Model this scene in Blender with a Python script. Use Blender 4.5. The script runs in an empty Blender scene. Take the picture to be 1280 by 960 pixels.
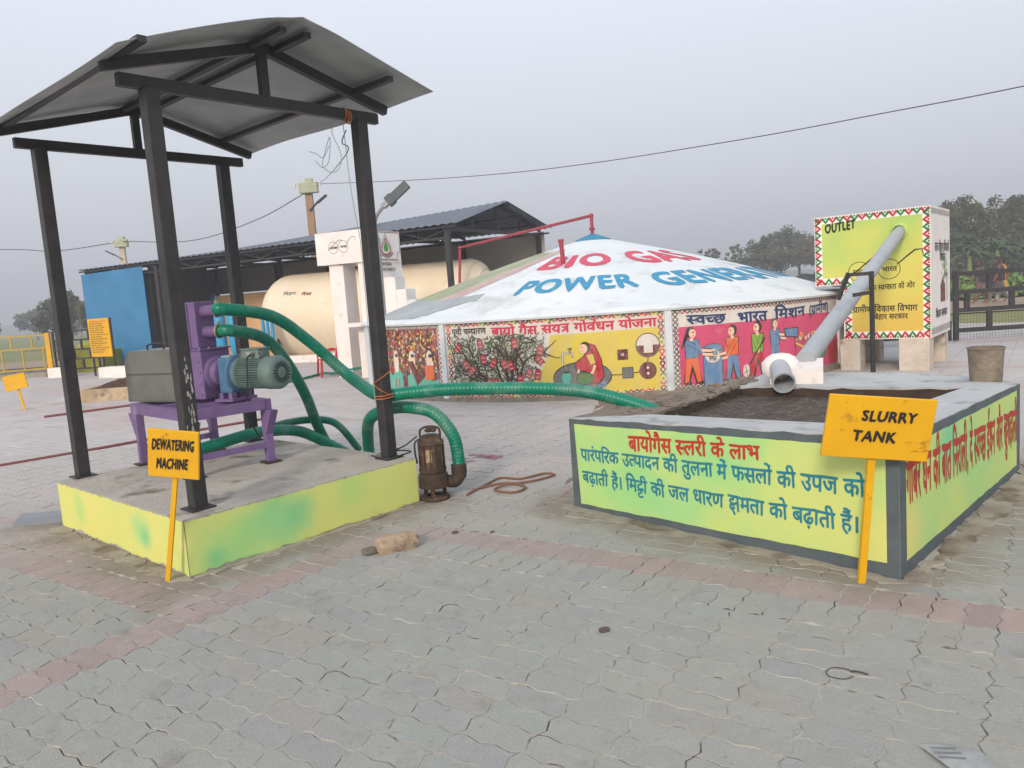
import bpy, bmesh, math, random
from mathutils import Vector, Matrix
random.seed(7)
sc = bpy.context.scene
R = math.radians
# ---------------------------------------------------------------- camera
cam = bpy.data.cameras.new('camera'); cam_o = bpy.data.objects.new('camera', cam)
sc.collection.objects.link(cam_o); sc.camera = cam_o
cam.sensor_width = 36; cam.lens = 36 * 970 / 1280; cam.clip_start = .05; cam.clip_end = 4000
pitch, roll = R(6.5), R(-4.1)
fwd = Vector((0, math.cos(pitch), -math.sin(pitch)))
r0 = Vector((1, 0, 0)); u0 = r0.cross(fwd)
rt = r0 * math.cos(roll) + u0 * math.sin(roll); upv = -r0 * math.sin(roll) + u0 * math.cos(roll)
M = Matrix((rt, upv, -fwd)).transposed().to_4x4(); M.translation = Vector((0, 0, 1.55))
cam_o.matrix_world = M
# ---------------------------------------------------------------- light
SUN_AZ, SUN_EL = 250, 26      # compass-like angle of the sun in the xy plane, degrees from +x
w = bpy.data.worlds.new('World'); sc.world = w; w.use_nodes = True
nt = w.node_tree; bg = nt.nodes['Background']
sky = nt.nodes.new('ShaderNodeTexSky'); sky.sky_type = 'NISHITA'; sky.sun_disc = False
sky.sun_elevation = R(SUN_EL); sky.sun_rotation = R(90 - SUN_AZ); sky.dust_density = 6; sky.air_density = 1.5
hsv = nt.nodes.new('ShaderNodeHueSaturation'); hsv.inputs['Saturation'].default_value = .35
nt.links.new(sky.outputs[0], hsv.inputs['Color'])
tc = nt.nodes.new('ShaderNodeTexCoord'); sp = nt.nodes.new('ShaderNodeSeparateXYZ'); nt.links.new(tc.outputs['Generated'], sp.inputs[0])
rp = nt.nodes.new('ShaderNodeValToRGB'); nt.links.new(sp.outputs['Z'], rp.inputs[0])
rp.color_ramp.elements[0].position = 0.0; rp.color_ramp.elements[0].color = (3.45, 3.52, 3.85, 1)
rp.color_ramp.elements[1].position = .5; rp.color_ramp.elements[1].color = (4.6, 5.0, 5.75, 1)
e = rp.color_ramp.elements.new(.16); e.color = (3.65, 3.82, 4.22, 1)
mx = nt.nodes.new('ShaderNodeMix'); mx.data_type = 'RGBA'; mx.inputs[0].default_value = .82
nt.links.new(hsv.outputs[0], mx.inputs[6]); nt.links.new(rp.outputs[0], mx.inputs[7])
nt.links.new(mx.outputs[2], bg.inputs[0]); bg.inputs[1].default_value = .15
sun = bpy.data.lights.new('sun', 'SUN'); sun.energy = 2.0; sun.angle = R(12); sun.color = (1, .86, .7)
sun_o = bpy.data.objects.new('sun', sun); sc.collection.objects.link(sun_o)
sd = Vector((math.cos(R(SUN_AZ)) * math.cos(R(SUN_EL)), math.sin(R(SUN_AZ)) * math.cos(R(SUN_EL)), math.sin(R(SUN_EL))))
sun_o.rotation_euler = sd.to_track_quat('Z', 'Y').to_euler()
sc.view_settings.view_transform = 'Standard'; sc.view_settings.look = 'None'; sc.view_settings.exposure = .62; sc.view_settings.gamma = 1
# ---------------------------------------------------------------- materials
def lin(h):
    h = h.lstrip('#'); v = [int(h[i:i + 2], 16) / 255 for i in (0, 2, 4)]
    return tuple(((x + .055) / 1.055) ** 2.4 if x > .04045 else x / 12.92 for x in v) + (1,)
MATS = {}
def soft_spots(m, spots):
    """blends airbrushed blotches of another paint colour into a material: (centre, radius, colour, strength)"""
    n = m.node_tree; b = n.nodes['Principled BSDF']; src = b.inputs['Base Color'].links[0].from_socket
    g = n.nodes.new('ShaderNodeNewGeometry'); x = n.nodes.new('ShaderNodeTexNoise'); x.inputs['Scale'].default_value = 3.5; x.inputs['Detail'].default_value = 5; n.links.new(g.outputs['Position'], x.inputs['Vector'])
    for c, r, col, k in spots:
        d = n.nodes.new('ShaderNodeVectorMath'); d.operation = 'DISTANCE'; n.links.new(g.outputs['Position'], d.inputs[0]); d.inputs[1].default_value = tuple(c)
        a = n.nodes.new('ShaderNodeMath'); a.operation = 'MULTIPLY_ADD'; n.links.new(x.outputs[0], a.inputs[0]); a.inputs[1].default_value = r * .9; n.links.new(d.outputs['Value'], a.inputs[2])
        q = n.nodes.new('ShaderNodeMapRange'); q.interpolation_type = 'SMOOTHSTEP'; q.inputs[1].default_value = r * 1.45; q.inputs[2].default_value = r * .45; q.inputs[4].default_value = k; n.links.new(a.outputs[0], q.inputs[0])
        mx_ = n.nodes.new('ShaderNodeMix'); mx_.data_type = 'RGBA'; n.links.new(q.outputs[0], mx_.inputs[0]); n.links.new(src, mx_.inputs[6]); mx_.inputs[7].default_value = lin(col); src = mx_.outputs[2]
    n.links.new(src, b.inputs['Base Color'])
def mat(name, c1, rough=.7, metal=0, c2=None, scale=6, amt=.5, bump=0, bscale=40, c3=None, s3=2, a3=(.55, .7), stretch=(1, 1, 1), world=False):
    """c1/c2 mixed by noise, c3 = blotches of dust or stain; bump = fine relief"""
    if name in MATS: return MATS[name]
    m = bpy.data.materials.new(name); m.use_nodes = True; n = m.node_tree; b = n.nodes['Principled BSDF']
    b.inputs['Roughness'].default_value = rough; b.inputs['Metallic'].default_value = metal
    b.inputs['Specular IOR Level'].default_value = .35
    if world:
        g = n.nodes.new('ShaderNodeNewGeometry'); co = g.outputs['Position']
    else:
        t = n.nodes.new('ShaderNodeTexCoord'); co = t.outputs['Object']
    mp = n.nodes.new('ShaderNodeMapping'); mp.inputs['Scale'].default_value = stretch; n.links.new(co, mp.inputs[0]); co = mp.outputs[0]
    last = None
    def noise(s, d=5):
        x = n.nodes.new('ShaderNodeTexNoise'); x.inputs['Scale'].default_value = s; x.inputs['Detail'].default_value = d
        x.inputs['Roughness'].default_value = .6; n.links.new(co, x.inputs['Vector']); return x
    def mixer(fac, a, bcol):
        q = n.nodes.new('ShaderNodeMix'); q.data_type = 'RGBA'; n.links.new(fac, q.inputs[0])
        if isinstance(a, tuple): q.inputs[6].default_value = a
        else: n.links.new(a, q.inputs[6])
        if isinstance(bcol, tuple): q.inputs[7].default_value = bcol
        else: n.links.new(bcol, q.inputs[7])
        return q.outputs[2]
    c = lin(c1)
    if c2:
        x = noise(scale); mr = n.nodes.new('ShaderNodeMapRange'); mr.inputs[1].default_value = .5 - .28 * amt - .05; mr.inputs[2].default_value = .5 + .28 * amt
        mr.inputs[1].default_value = .32; mr.inputs[2].default_value = .68; mr.inputs[4].default_value = min(1, amt * 2)
        n.links.new(x.outputs[0], mr.inputs[0]); c = mixer(mr.outputs[0], c, lin(c2))
    if c3:
        x = noise(s3, 8); mr = n.nodes.new('ShaderNodeMapRange'); mr.inputs[1].default_value = a3[0]; mr.inputs[2].default_value = a3[1]
        n.links.new(x.outputs[0], mr.inputs[0]); c = mixer(mr.outputs[0], c, lin(c3))
    if isinstance(c, tuple): b.inputs['Base Color'].default_value = c
    else: n.links.new(c, b.inputs['Base Color'])
    if bump:
        x = noise(bscale, 6); bp = n.nodes.new('ShaderNodeBump'); bp.inputs['Strength'].default_value = bump; bp.inputs['Distance'].default_value = .02
        n.links.new(x.outputs[0], bp.inputs['Height']); n.links.new(bp.outputs[0], b.inputs['Normal'])
    MATS[name] = m; return m
# ---------------------------------------------------------------- mesh helpers
def V(*a): return Vector(a)
class MB:
    def __init__(s): s.v = []; s.f = []; s.m = []
    def add(s, vs, fs, mi=0):
        k = len(s.v); s.v += [Vector(p) for p in vs]; s.f += [tuple(i + k for i in f) for f in fs]; s.m += [mi] * len(fs); return s
    def box(s, c, d, ax=None, mi=0, bev=0):
        """centre, full sizes, optional axes (x,y,z)"""
        X, Y, Z = ax or (V(1, 0, 0), V(0, 1, 0), V(0, 0, 1)); c = Vector(c); h = [q / 2 for q in d]
        if bev <= 0:
            vs = [c + X * (h[0] * i) + Y * (h[1] * j) + Z * (h[2] * k) for k in (-1, 1) for i, j in ((-1, -1), (1, -1), (1, 1), (-1, 1))]
            return s.add(vs, [(3, 2, 1, 0), (4, 5, 6, 7), (0, 1, 5, 4), (1, 2, 6, 5), (2, 3, 7, 6), (3, 0, 4, 7)], mi)
        bm = bmesh.new(); bmesh.ops.create_cube(bm, size=1)
        for v in bm.verts: v.co = V(v.co.x * d[0], v.co.y * d[1], v.co.z * d[2])
        bmesh.ops.bevel(bm, geom=list(bm.edges), offset=bev, segments=2, affect='EDGES', profile=.5)
        bm.verts.index_update()
        vs = [c + X * v.co.x + Y * v.co.y + Z * v.co.z for v in bm.verts]; fs = [tuple(v.index for v in f.verts) for f in bm.faces]; bm.free()
        return s.add(vs, fs, mi)
    def bar(s, a, b, w, h=None, up=V(0, 0, 1), mi=0, bev=0):
        a, b = Vector(a), Vector(b); h = h or w; Z = (b - a); L = Z.length; Z.normalize()
        X = up.cross(Z)
        if X.length < 1e-3: X = V(1, 0, 0).cross(Z)
        X.normalize(); Y = Z.cross(X)
        return s.box((a + b) / 2, (w, h, L), (X, Y, Z), mi, bev)
    def post(s, a, b, w, d, axx, mi=0, bev=0):
        """vertical bar with the horizontal x axis given"""
        a, b = Vector(a), Vector(b); Z = (b - a); L = Z.length; Z.normalize(); X = Vector(axx).normalized(); Y = Z.cross(X)
        return s.box((a + b) / 2, (w, d, L), (X, Y, Z), mi, bev)
    def tube(s, path, r, n=10, mi=0, cap=True, rings=None):
        P = [Vector(p) for p in path]; k = len(P); prev = None; vs = []; fs = []
        for i, p in enumerate(P):
            t = (P[min(i + 1, k - 1)] - P[max(i - 1, 0)]).normalized()
            if prev is None:
                a = V(0, 0, 1) if abs(t.z) < .9 else V(1, 0, 0); x = a.cross(t).normalized()
            else: x = (prev - t * prev.dot(t)).normalized()
            prev = x; y = t.cross(x); rr = r[i] if isinstance(r, (list, tuple)) else r
            if rings: rr *= rings(i)
            vs += [p + (x * math.cos(2 * math.pi * j / n) + y * math.sin(2 * math.pi * j / n)) * rr for j in range(n)]
        for i in range(k - 1):
            for j in range(n):
                a = i * n + j; b = i * n + (j + 1) % n; fs.append((a, b, b + n, a + n))
        if cap: fs += [tuple(range(n))[::-1], tuple(range((k - 1) * n, k * n))]
        return s.add(vs, fs, mi)
    def lathe(s, base, prof, n=24, axis=V(0, 0, 1), mi=0, a0=0, a1=360, cap=False):
        base = Vector(base); Z = Vector(axis).normalized(); a = V(0, 0, 1) if abs(Z.z) < .9 else V(1, 0, 0)
        X = a.cross(Z).normalized() if abs(Z.z) < .9 else V(1, 0, 0); Y = Z.cross(X); vs = []; fs = []
        full = (a1 - a0) >= 360; m = n if full else n + 1
        for r, z in prof:
            for j in range(m):
                t = R(a0 + (a1 - a0) * j / n); vs.append(base + (X * math.cos(t) + Y * math.sin(t)) * r + Z * z)
        for i in range(len(prof) - 1):
            for j in range(n):
                p = i * m + j; q = i * m + (j + 1) % m; fs.append((p, q, q + m, p + m))
        if cap: fs += [tuple(range(m))[::-1], tuple(range((len(prof) - 1) * m, len(prof) * m))]
        return s.add(vs, fs, mi)
    def prism(s, poly, z0, z1, mi=0):
        n = len(poly); z0 = z0 if isinstance(z0, (list, tuple)) else [z0] * n; z1 = z1 if isinstance(z1, (list, tuple)) else [z1] * n
        vs = [V(p[0], p[1], z0[i]) for i, p in enumerate(poly)] + [V(p[0], p[1], z1[i]) for i, p in enumerate(poly)]
        return s.add(vs, [tuple(range(n))[::-1], tuple(range(n, 2 * n))] + [(i, (i + 1) % n, (i + 1) % n + n, i + n) for i in range(n)], mi)
    def slab(s, poly, thick, nrm, mi=0):
        n = len(poly); P = [Vector(p) for p in poly]; o = Vector(nrm).normalized() * thick
        return s.add(P + [p + o for p in P], [tuple(range(n))[::-1], tuple(range(n, 2 * n))] + [(i, (i + 1) % n, (i + 1) % n + n, i + n) for i in range(n)], mi)
    def blob(s, c, r, mi=0, seg=10, jit=0, rng=random):
        c = Vector(c); rx, ry, rz = r if isinstance(r, (list, tuple)) else (r, r, r); vs = []; fs = []; rows = seg // 2 + 1
        for i in range(rows):
            ph = math.pi * i / (rows - 1)
            for j in range(seg):
                th = 2 * math.pi * j / seg; k = 1 + rng.uniform(-jit, jit)
                vs.append(c + V(rx * math.sin(ph) * math.cos(th) * k, ry * math.sin(ph) * math.sin(th) * k, rz * math.cos(ph) * k))
        for i in range(rows - 1):
            for j in range(seg): a = i * seg + j; b = i * seg + (j + 1) % seg; fs.append((a, a + seg, b + seg, b))
        return s.add(vs, fs, mi)
    def build(s, name, mats, parent=None, smooth=False, **tags):
        me = bpy.data.meshes.new(name)
        off = Vector(parent['_o']) if parent is not None and '_o' in parent else Vector((0, 0, 0))
        me.from_pydata([tuple(p - off) for p in s.v], [], s.f)
        for m_ in (mats if isinstance(mats, (list, tuple)) else [mats]): me.materials.append(m_)
        if any(s.m): me.polygons.foreach_set('material_index', s.m)
        if smooth:
            me.polygons.foreach_set('use_smooth', [True] * len(me.polygons))
            if smooth is not True: me.set_sharp_from_angle(angle=R(smooth))
        o = bpy.data.objects.new(name, me); sc.collection.objects.link(o)
        if parent is not None: o.parent = parent
        o['_o'] = tuple(off)
        for k, v_ in tags.items(): o[k] = v_
        return o
ALL_ROOTS = []
def thing(name, label, cat, loc, group=None):
    o = bpy.data.objects.new(name, None); o.empty_display_size = .1; sc.collection.objects.link(o); o.location = loc; o['_o'] = tuple(loc)
    o['label'] = label; o['category'] = cat
    if group: o['group'] = group
    ALL_ROOTS.append(o); return o
def tag(o, label, cat, group=None, kind=None):
    o['label'] = label; o['category'] = cat
    if group: o['group'] = group
    if kind: o['kind'] = kind
    return o
def smoothpath(pts, n=8):
    P = [Vector(p) for p in pts]; P = [P[0] * 2 - P[1]] + P + [P[-1] * 2 - P[-2]]; out = []
    for i in range(1, len(P) - 2):
        for k in range(n):
            t = k / n; a, b, c, d = P[i - 1:i + 3]
            out.append(.5 * ((2 * b) + (c - a) * t + (2 * a - 5 * b + 4 * c - d) * t * t + (3 * b - a - 3 * c + d) * t ** 3))
    out.append(P[-2]); return out
# ---------------------------------------------------------------- flat paint canvas: shapes and lettering laid on a surface
_gc = {}
def _raw(ch):
    if ch in _gc: return _gc[ch]
    def ext(s):
        cu = bpy.data.curves.new('t', 'FONT'); cu.body = s; cu.resolution_u = 3; o = bpy.data.objects.new('t', cu)
        me = bpy.data.meshes.new_from_object(o) if False else o.to_mesh()
        vs = [(v.co.x, v.co.y) for v in me.vertices]; fs = [tuple(p.vertices) for p in me.polygons]; o.to_mesh_clear()
        bpy.data.objects.remove(o); bpy.data.curves.remove(cu); return vs, fs
    if '|' not in _gc: _gc['|'] = (None, None, 0); _gc['|x'] = max(x for x, y in ext('|')[0])
    vs, fs = ext(ch) if ch.strip() else ([], [])
    adv = max(x for x, y in ext((('\u093e' if ch == IM else ch) + '|'))[0]) - _gc['|x']
    _gc[ch] = (vs, fs, adv); return _gc[ch]
VIR = '\u094d'; RA = '\u0930'; IM = '\u093f'
ROUND = set('टठडढदहड़ढ़')
def shape(s):
    """very small Devanagari layout: list of (verts, faces) in em units and total width"""
    out = []; x = 0; i = 0
    def put(ch, dx, sx=1, sy=1, dy=0, cut=None):
        vs, fs, adv = _raw(ch)
        if cut is not None and vs:
            bm = bmesh.new(); bv = [bm.verts.new((a, b, 0)) for a, b in vs]
            for f in fs:
                try: bm.faces.new([bv[k] for k in f])
                except ValueError: pass
            bmesh.ops.bisect_plane(bm, geom=list(bm.verts) + list(bm.edges) + list(bm.faces), plane_co=(cut, 0, 0), plane_no=(1, 0, 0), clear_outer=True)
            bm.verts.index_update(); vs = [(v.co.x, v.co.y) for v in bm.verts]; fs = [tuple(v.index for v in f.verts) for f in bm.faces]; bm.free(); adv = cut
        out.append(([(a * sx + dx, b * sy + dy) for a, b in vs], fs)); return adv * sx
    def stroke(pts, wd):
        vs = []; fs = []
        for k, (a, b) in enumerate(pts):
            p = pts[min(k + 1, len(pts) - 1)]; q = pts[max(k - 1, 0)]; dx, dy = p[0] - q[0], p[1] - q[1]; L = math.hypot(dx, dy)
            nx, ny = -dy / L * wd / 2, dx / L * wd / 2; vs += [(a + nx, b + ny), (a - nx, b - ny)]
            if k: fs.append((2 * k - 2, 2 * k - 1, 2 * k + 1, 2 * k))
        out.append((vs, fs))
    while i < len(s):
        c = s[i]
        if not ('\u0900' <= c <= '\u097f'):
            x += put(c, x) if c != ' ' else .3; i += 1; continue
        reph = False
        if c == RA and s[i + 1:i + 2] == VIR and i + 2 < len(s) and s[i + 2] not in ' ': reph = True; i += 2; c = s[i]
        cl = [c]; i += 1
        while s[i:i + 1] == VIR and i + 1 < len(s) and s[i + 1] != ' ': cl.append(s[i + 1]); i += 2
        marks = ''
        while i < len(s) and ('\u093c' <= s[i] <= '\u094c' or s[i] in '\u0901\u0902\u0903') and s[i] != '\u093d': marks += s[i]; i += 1
        if IM in marks: x += put(IM, x); marks = marks.replace(IM, '')
        x0 = x
        if len(cl) == 2 and cl[0] == cl[1] == 'ट':
            a = put('ट', x, 1, .72, .17); put('ट', x + .03, .92, .62, -.23); x += a
        elif cl == ['क', 'ष']:
            for S_ in ([(0, .615), (.74, .615)], [(.6, .62), (.6, -.02)], [(.34, .62), (.34, .5)], [(.34, .5), (.18, .47), (.09, .37), (.2, .28), (.38, .30), (.6, .37)], [(.3, .3), (.13, .2), (.11, .08), (.27, .03), (.37, .11), (.26, .18)], [(.2, .05), (.3, -.06), (.4, -.19)]): stroke([(x + a_, b_) for a_, b_ in S_], .075)
            x += .74
        elif cl == ['त', RA]:
            for S_ in ([(0, .615), (.56, .615)], [(.43, .62), (.43, -.02)], [(.43, .4), (.1, .4)], [(.43, .34), (.26, .2), (.1, .08)]): stroke([(x + a_, b_) for a_, b_ in S_], .075)
            x += .56
        elif len(cl) == 2 and cl[1] == RA:
            a = put(cl[0], x)
            stroke([(x + a * .72, .22), (x + a * .42, .1), (x + a * .12, -.02)], .075); x += a
        else:
            for k, ch in enumerate(cl):
                last = k == len(cl) - 1
                if last: x += put(ch, x)
                elif ch in ROUND: x += put(ch + VIR, x)
                elif ch in 'कफ': x += put(ch, x, cut=_raw(ch)[2] * .8)
                else: x += put(ch, x, cut=_raw(ch)[2] - .16)
        if reph: stroke([(x - .1, .62), (x - .02, .72), (x - .1, .82), (x - .2, .8)], .065)
        for mk in marks: x += put(mk, x)
    return out, x
class Canvas:
    def __init__(s): s.items = []
    def poly(s, m, layer, pts): s.items.append((m, layer, [tuple(p) for p in pts], [tuple(range(len(pts)))])); return s
    def rect(s, m, l, x0, y0, x1, y1): return s.poly(m, l, [(x0, y0), (x1, y0), (x1, y1), (x0, y1)])
    def circle(s, m, l, x, y, r, ry=None, n=14, rot=0):
        ry = ry or r; c, q = math.cos(rot), math.sin(rot)
        return s.poly(m, l, [(x + math.cos(2 * math.pi * k / n) * r * c - math.sin(2 * math.pi * k / n) * ry * q, y + math.cos(2 * math.pi * k / n) * r * q + math.sin(2 * math.pi * k / n) * ry * c) for k in range(n)])
    def line(s, m, l, pts, wd, close=False):
        if close: pts = list(pts) + [pts[0], pts[1]]
        vs = []; fs = []
        for k, (a, b) in enumerate(pts):
            p = pts[min(k + 1, len(pts) - 1)]; q = pts[max(k - 1, 0)]; dx, dy = p[0] - q[0], p[1] - q[1]; L = math.hypot(dx, dy) or 1
            ww = wd[k] if isinstance(wd, (list, tuple)) else wd
            nx, ny = -dy / L * ww / 2, dx / L * ww / 2; vs += [(a + nx, b + ny), (a - nx, b - ny)]
            if k: fs.append((2 * k - 2, 2 * k - 1, 2 * k + 1, 2 * k))
        s.items.append((m, l, vs, fs)); return s
    def ring(s, m, l, x, y, r, wd, n=24, ry=None):
        ry = ry or r; return s.line(m, l, [(x + r * math.cos(2 * math.pi * k / n), y + ry * math.sin(2 * math.pi * k / n)) for k in range(n + 2)], wd)
    def text(s, m, l, body, x0, y0, x1, y1, h, bold=.02, skew=0, latin=False, wob=.0, h1=None):
        """fits the text so its top line runs (x0,y0)-(x1,y1) and letters are h tall (latin: baseline runs there)"""
        if latin:
            gl = []; x = 0
            for ch in body:
                if ch == ' ': x += .35; continue
                vs, fs, adv = _raw(ch); gl.append(([(a + x, b) for a, b in vs], fs)); x += adv + .05
            w_ = x - .05; top = 0; unit = .7
        else:
            gl, w_ = shape(body); top = .62; unit = .62
        ph_ = random.uniform(0, 6)
        offs = [(0, 0), (bold, bold * .6), (-bold, bold * .4), (0, -bold)] if bold else [(0, 0)]
        for k, (ox, oy) in enumerate(offs):
            for vs, fs in gl:
                if not vs: continue
                jy = random.uniform(-wob, wob); P = []
                for a, b in vs:
                    a0_ = a; a += ox + .014 * math.sin(b * 5.1 + a0_ * 2.3 + ph_); b += oy + jy + .016 * math.sin(a0_ * 3.7 + ph_ * 2) + .01 * math.sin(a0_ * 9.1 + b * 3); t = a / w_; hh = h + ((h1 or h) - h) * t
                    P.append((x0 + (x1 - x0) * t + (b - top) * skew * h, y0 + (y1 - y0) * t + (b - top) / unit * hh))
                s.items.append((m, l + k * .25, P, fs))
        return s
    def build(s, name, parent, fn, step=None, base=.002, dl=.0012, **tags):
        """fn(x, y, off) -> world point"""
        mats = []; mb = MB()
        for m, l, vs, fs in s.items:
            if m not in mats: mats.append(m)
            mi = mats.index(m)
            if step:
                xs = [p[0] for p in vs]
                if max(xs) - min(xs) > step:
                    bm = bmesh.new(); bv = [bm.verts.new((a, b, 0)) for a, b in vs]
                    for f in fs:
                        try: bm.faces.new([bv[k] for k in f])
                        except ValueError: pass
                    k = math.ceil(min(xs) / step) * step
                    while k < max(xs):
                        bmesh.ops.bisect_plane(bm, geom=list(bm.verts) + list(bm.edges) + list(bm.faces), plane_co=(k, 0, 0), plane_no=(1, 0, 0)); k += step
                    bm.verts.index_update(); vs = [(v.co.x, v.co.y) for v in bm.verts]; fs = [tuple(v.index for v in f.verts) for f in bm.faces]; bm.free()
            o = base + l * dl; mb.add([fn(a, b, o) for a, b in vs], fs, mi)
        return mb.build(name, [x for x in mats], parent, **tags)
def face_map(A, B, out=None, z0=0):
    """plane through A-B (vertical); outward is to the right of A->B seen from above"""
    A, B = Vector((A[0], A[1], 0)), Vector((B[0], B[1], 0)); d = (B - A).normalized(); n = V(d.y, -d.x, 0)
    return lambda x, y, o: A + d * x + n * o + V(0, 0, y + z0)
# ================================================================ materials used
concrete = mat('concrete', '#8f8a80', .9, c2='#a8a298', scale=3, bump=.5, bscale=30, c3='#6e665c', s3=4)
rough_cement = mat('rough_cement', '#766b60', .95, c2='#8a8075', scale=7, bump=1, bscale=45, c3='#51483f', s3=6)
skirt_m = mat('smeared_cement', '#867c70', .95, c2='#a09a8c', scale=2.5, bump=.6, bscale=25, c3='#6d6253', s3=3, a3=(.5, .62), world=True)
black_paint = mat('black_paint', '#2b292b', .5, c2='#3a3838', scale=9, bump=.1)
black_flat = mat('black_letter', '#1d1c1c', .7, c2='#33302c', scale=30, amt=.3)
sheet_m = mat('galvanised_sheet', '#b4b8b9', .5, metal=.2, c2='#979b9c', scale=2.2, bump=.15, bscale=6)
sheet_roof = mat('grey_roof_sheet', '#6c727c', .6, metal=.2, c2='#5b616b', scale=1)
yellow_m = mat('yellow_paint', '#dda70a', .6, c2='#cf9a0c', scale=3, c3='#8f6418', s3=11, a3=(.62, .74), bump=.15, bscale=14)
purple_m = mat('purple_paint', '#775f8c', .55, c2='#67537c', scale=6, c3='#8a7796', s3=5, a3=(.6, .72), bump=.1)
steel_m = mat('steel_sheet', '#8a8a84', .45, metal=.6, c2='#777771', scale=3)
bluegear_m = mat('blue_enamel', '#4c7390', .5, c2='#3f6480', scale=8)
motor_m = mat('grey_green_enamel', '#6a7f7a', .5, c2='#5b6f6b', scale=9, bump=.1)
dark_m = mat('dark_recess', '#26302e', .8)
hose_m = mat('green_hose', '#007a60', .38, c2='#006a54', scale=5, c3='#6a8f7e', s3=4, a3=(.52, .72))
brass_m = mat('clamp_metal', '#b9a878', .4, metal=.7)
white_wall = mat('white_limewash', '#e4deda', .85, c2='#d8d1cb', scale=2.5, bump=.25, bscale=18, c3='#b6a898', s3=3, a3=(.62, .75))
dome_m = mat('dome_white_paint', '#d6dadb', .75, c2='#c9cfd2', scale=.9, bump=.3, bscale=7, c3='#aeb3b3', s3=1.6, a3=(.53, .72))
grey_border = mat('slate_grey_paint', '#4c555a', .7, c2='#5a6467', scale=8)
ygreen = mat('yellow_green_paint', '#d6d077', .75, c2='#c6cf76', scale=1.3, amt=.5, bump=.12, bscale=20)
soft_spots(ygreen, [((-1.82, 4.76, .1), .42, '#93cd80', .85), ((-1.60, 5.02, .2), .40, '#7cc888', .75), ((-1.50, 5.12, .2), .16, '#66bb88', .5), ((-1.9, 4.66, .05), .14, '#5cbb86', .6), ((-1.2, 5.45, .27), .22, '#9fce78', .5), ((-2.5, 4.98, .17), .22, '#7fc884', .7), ((-2.45, 4.93, .15), .12, '#5fb584', .5), ((-3.3, 5.7, .2), .16, '#93cb7e', .6), ((-2.06, 4.57, .2), .1, '#e2d584', .8)])
ygreen2 = mat('yellow_green_wall', '#c5cf78', .75, c2='#b2cd7c', scale=1.3, amt=.5, bump=.12, bscale=20, c3='#a3cd80', s3=1.6, a3=(.5, .68))
soft_spots(ygreen2, [((.75, 5.06, .3), .55, '#8fcb84', .85), ((1.15, 4.58, .45), .45, '#8fca82', .7), ((.98, 4.8, .12), .3, '#86c98a', .6), ((1.8, 3.8, .15), .35, '#d2cf74', .7), ((2.45, 4.33, .55), .3, '#74c394', .85), ((2.75, 4.64, .45), .35, '#8fcb86', .7), ((1.95, 3.82, .2), .3, '#dccf7c', .7)])
teal_txt = mat('teal_letter_paint', '#1f6f80', .7, c2='#2c8090', scale=25)
red_txt = mat('red_letter_paint', '#b83c2c', .7, c2='#a43124', scale=25)
crim_txt = mat('crimson_letter_paint', '#c43a50', .7)
blue_txt = mat('blue_letter_paint', '#3c93b8', .7, c2='#2f80a6', scale=8)
navy_txt = mat('navy_letter_paint', '#2e3f66', .7)
pinkred_txt = mat('faded_red_letter_paint', '#cc5068', .7, c2='#bd4058', scale=8)
beige_tank = mat('beige_membrane', '#e2d3bb', .65, c2='#dac8ac', scale=.9, c3='#c6b294', s3=1.5, a3=(.62, .8))
blue_sheet = mat('blue_sheet', '#3c7ca8', .6, c2='#32709c', scale=.8, bump=.15, bscale=1.4)
rust_m = mat('rusty_iron', '#4a382c', .7, c2='#2f2520', scale=12, bump=.4, c3='#6f5a48', s3=8)
grey_pvc = mat('grey_pvc', '#a3a8ac', .45, c2='#969b9f', scale=4)
soil_m = mat('brown_manure', '#3d2a22', .98, c2='#573d31', scale=9, bump=1, bscale=30)
wood_m = mat('weathered_wood', '#a38468', .85, c2='#8c6f56', scale=6, stretch=(1, 1, .2))
red_pipe = mat('red_oxide_pipe', '#8e2f3e', .5, c2='#a13f4d', scale=9)
tan_wall = mat('tan_plaster', '#d8b185', .9, c2='#c99f74', scale=1.2)
dark_wall = mat('dark_grey_cladding', '#b8ad9e', .85, c2='#a89c8d', scale=1)
rope_m = mat('orange_rope', '#b86c3a', .9)
wire_m = mat('black_cable', '#303236', .6)
wire_g = mat('pale_wire', '#8f9a94', .6)
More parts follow.
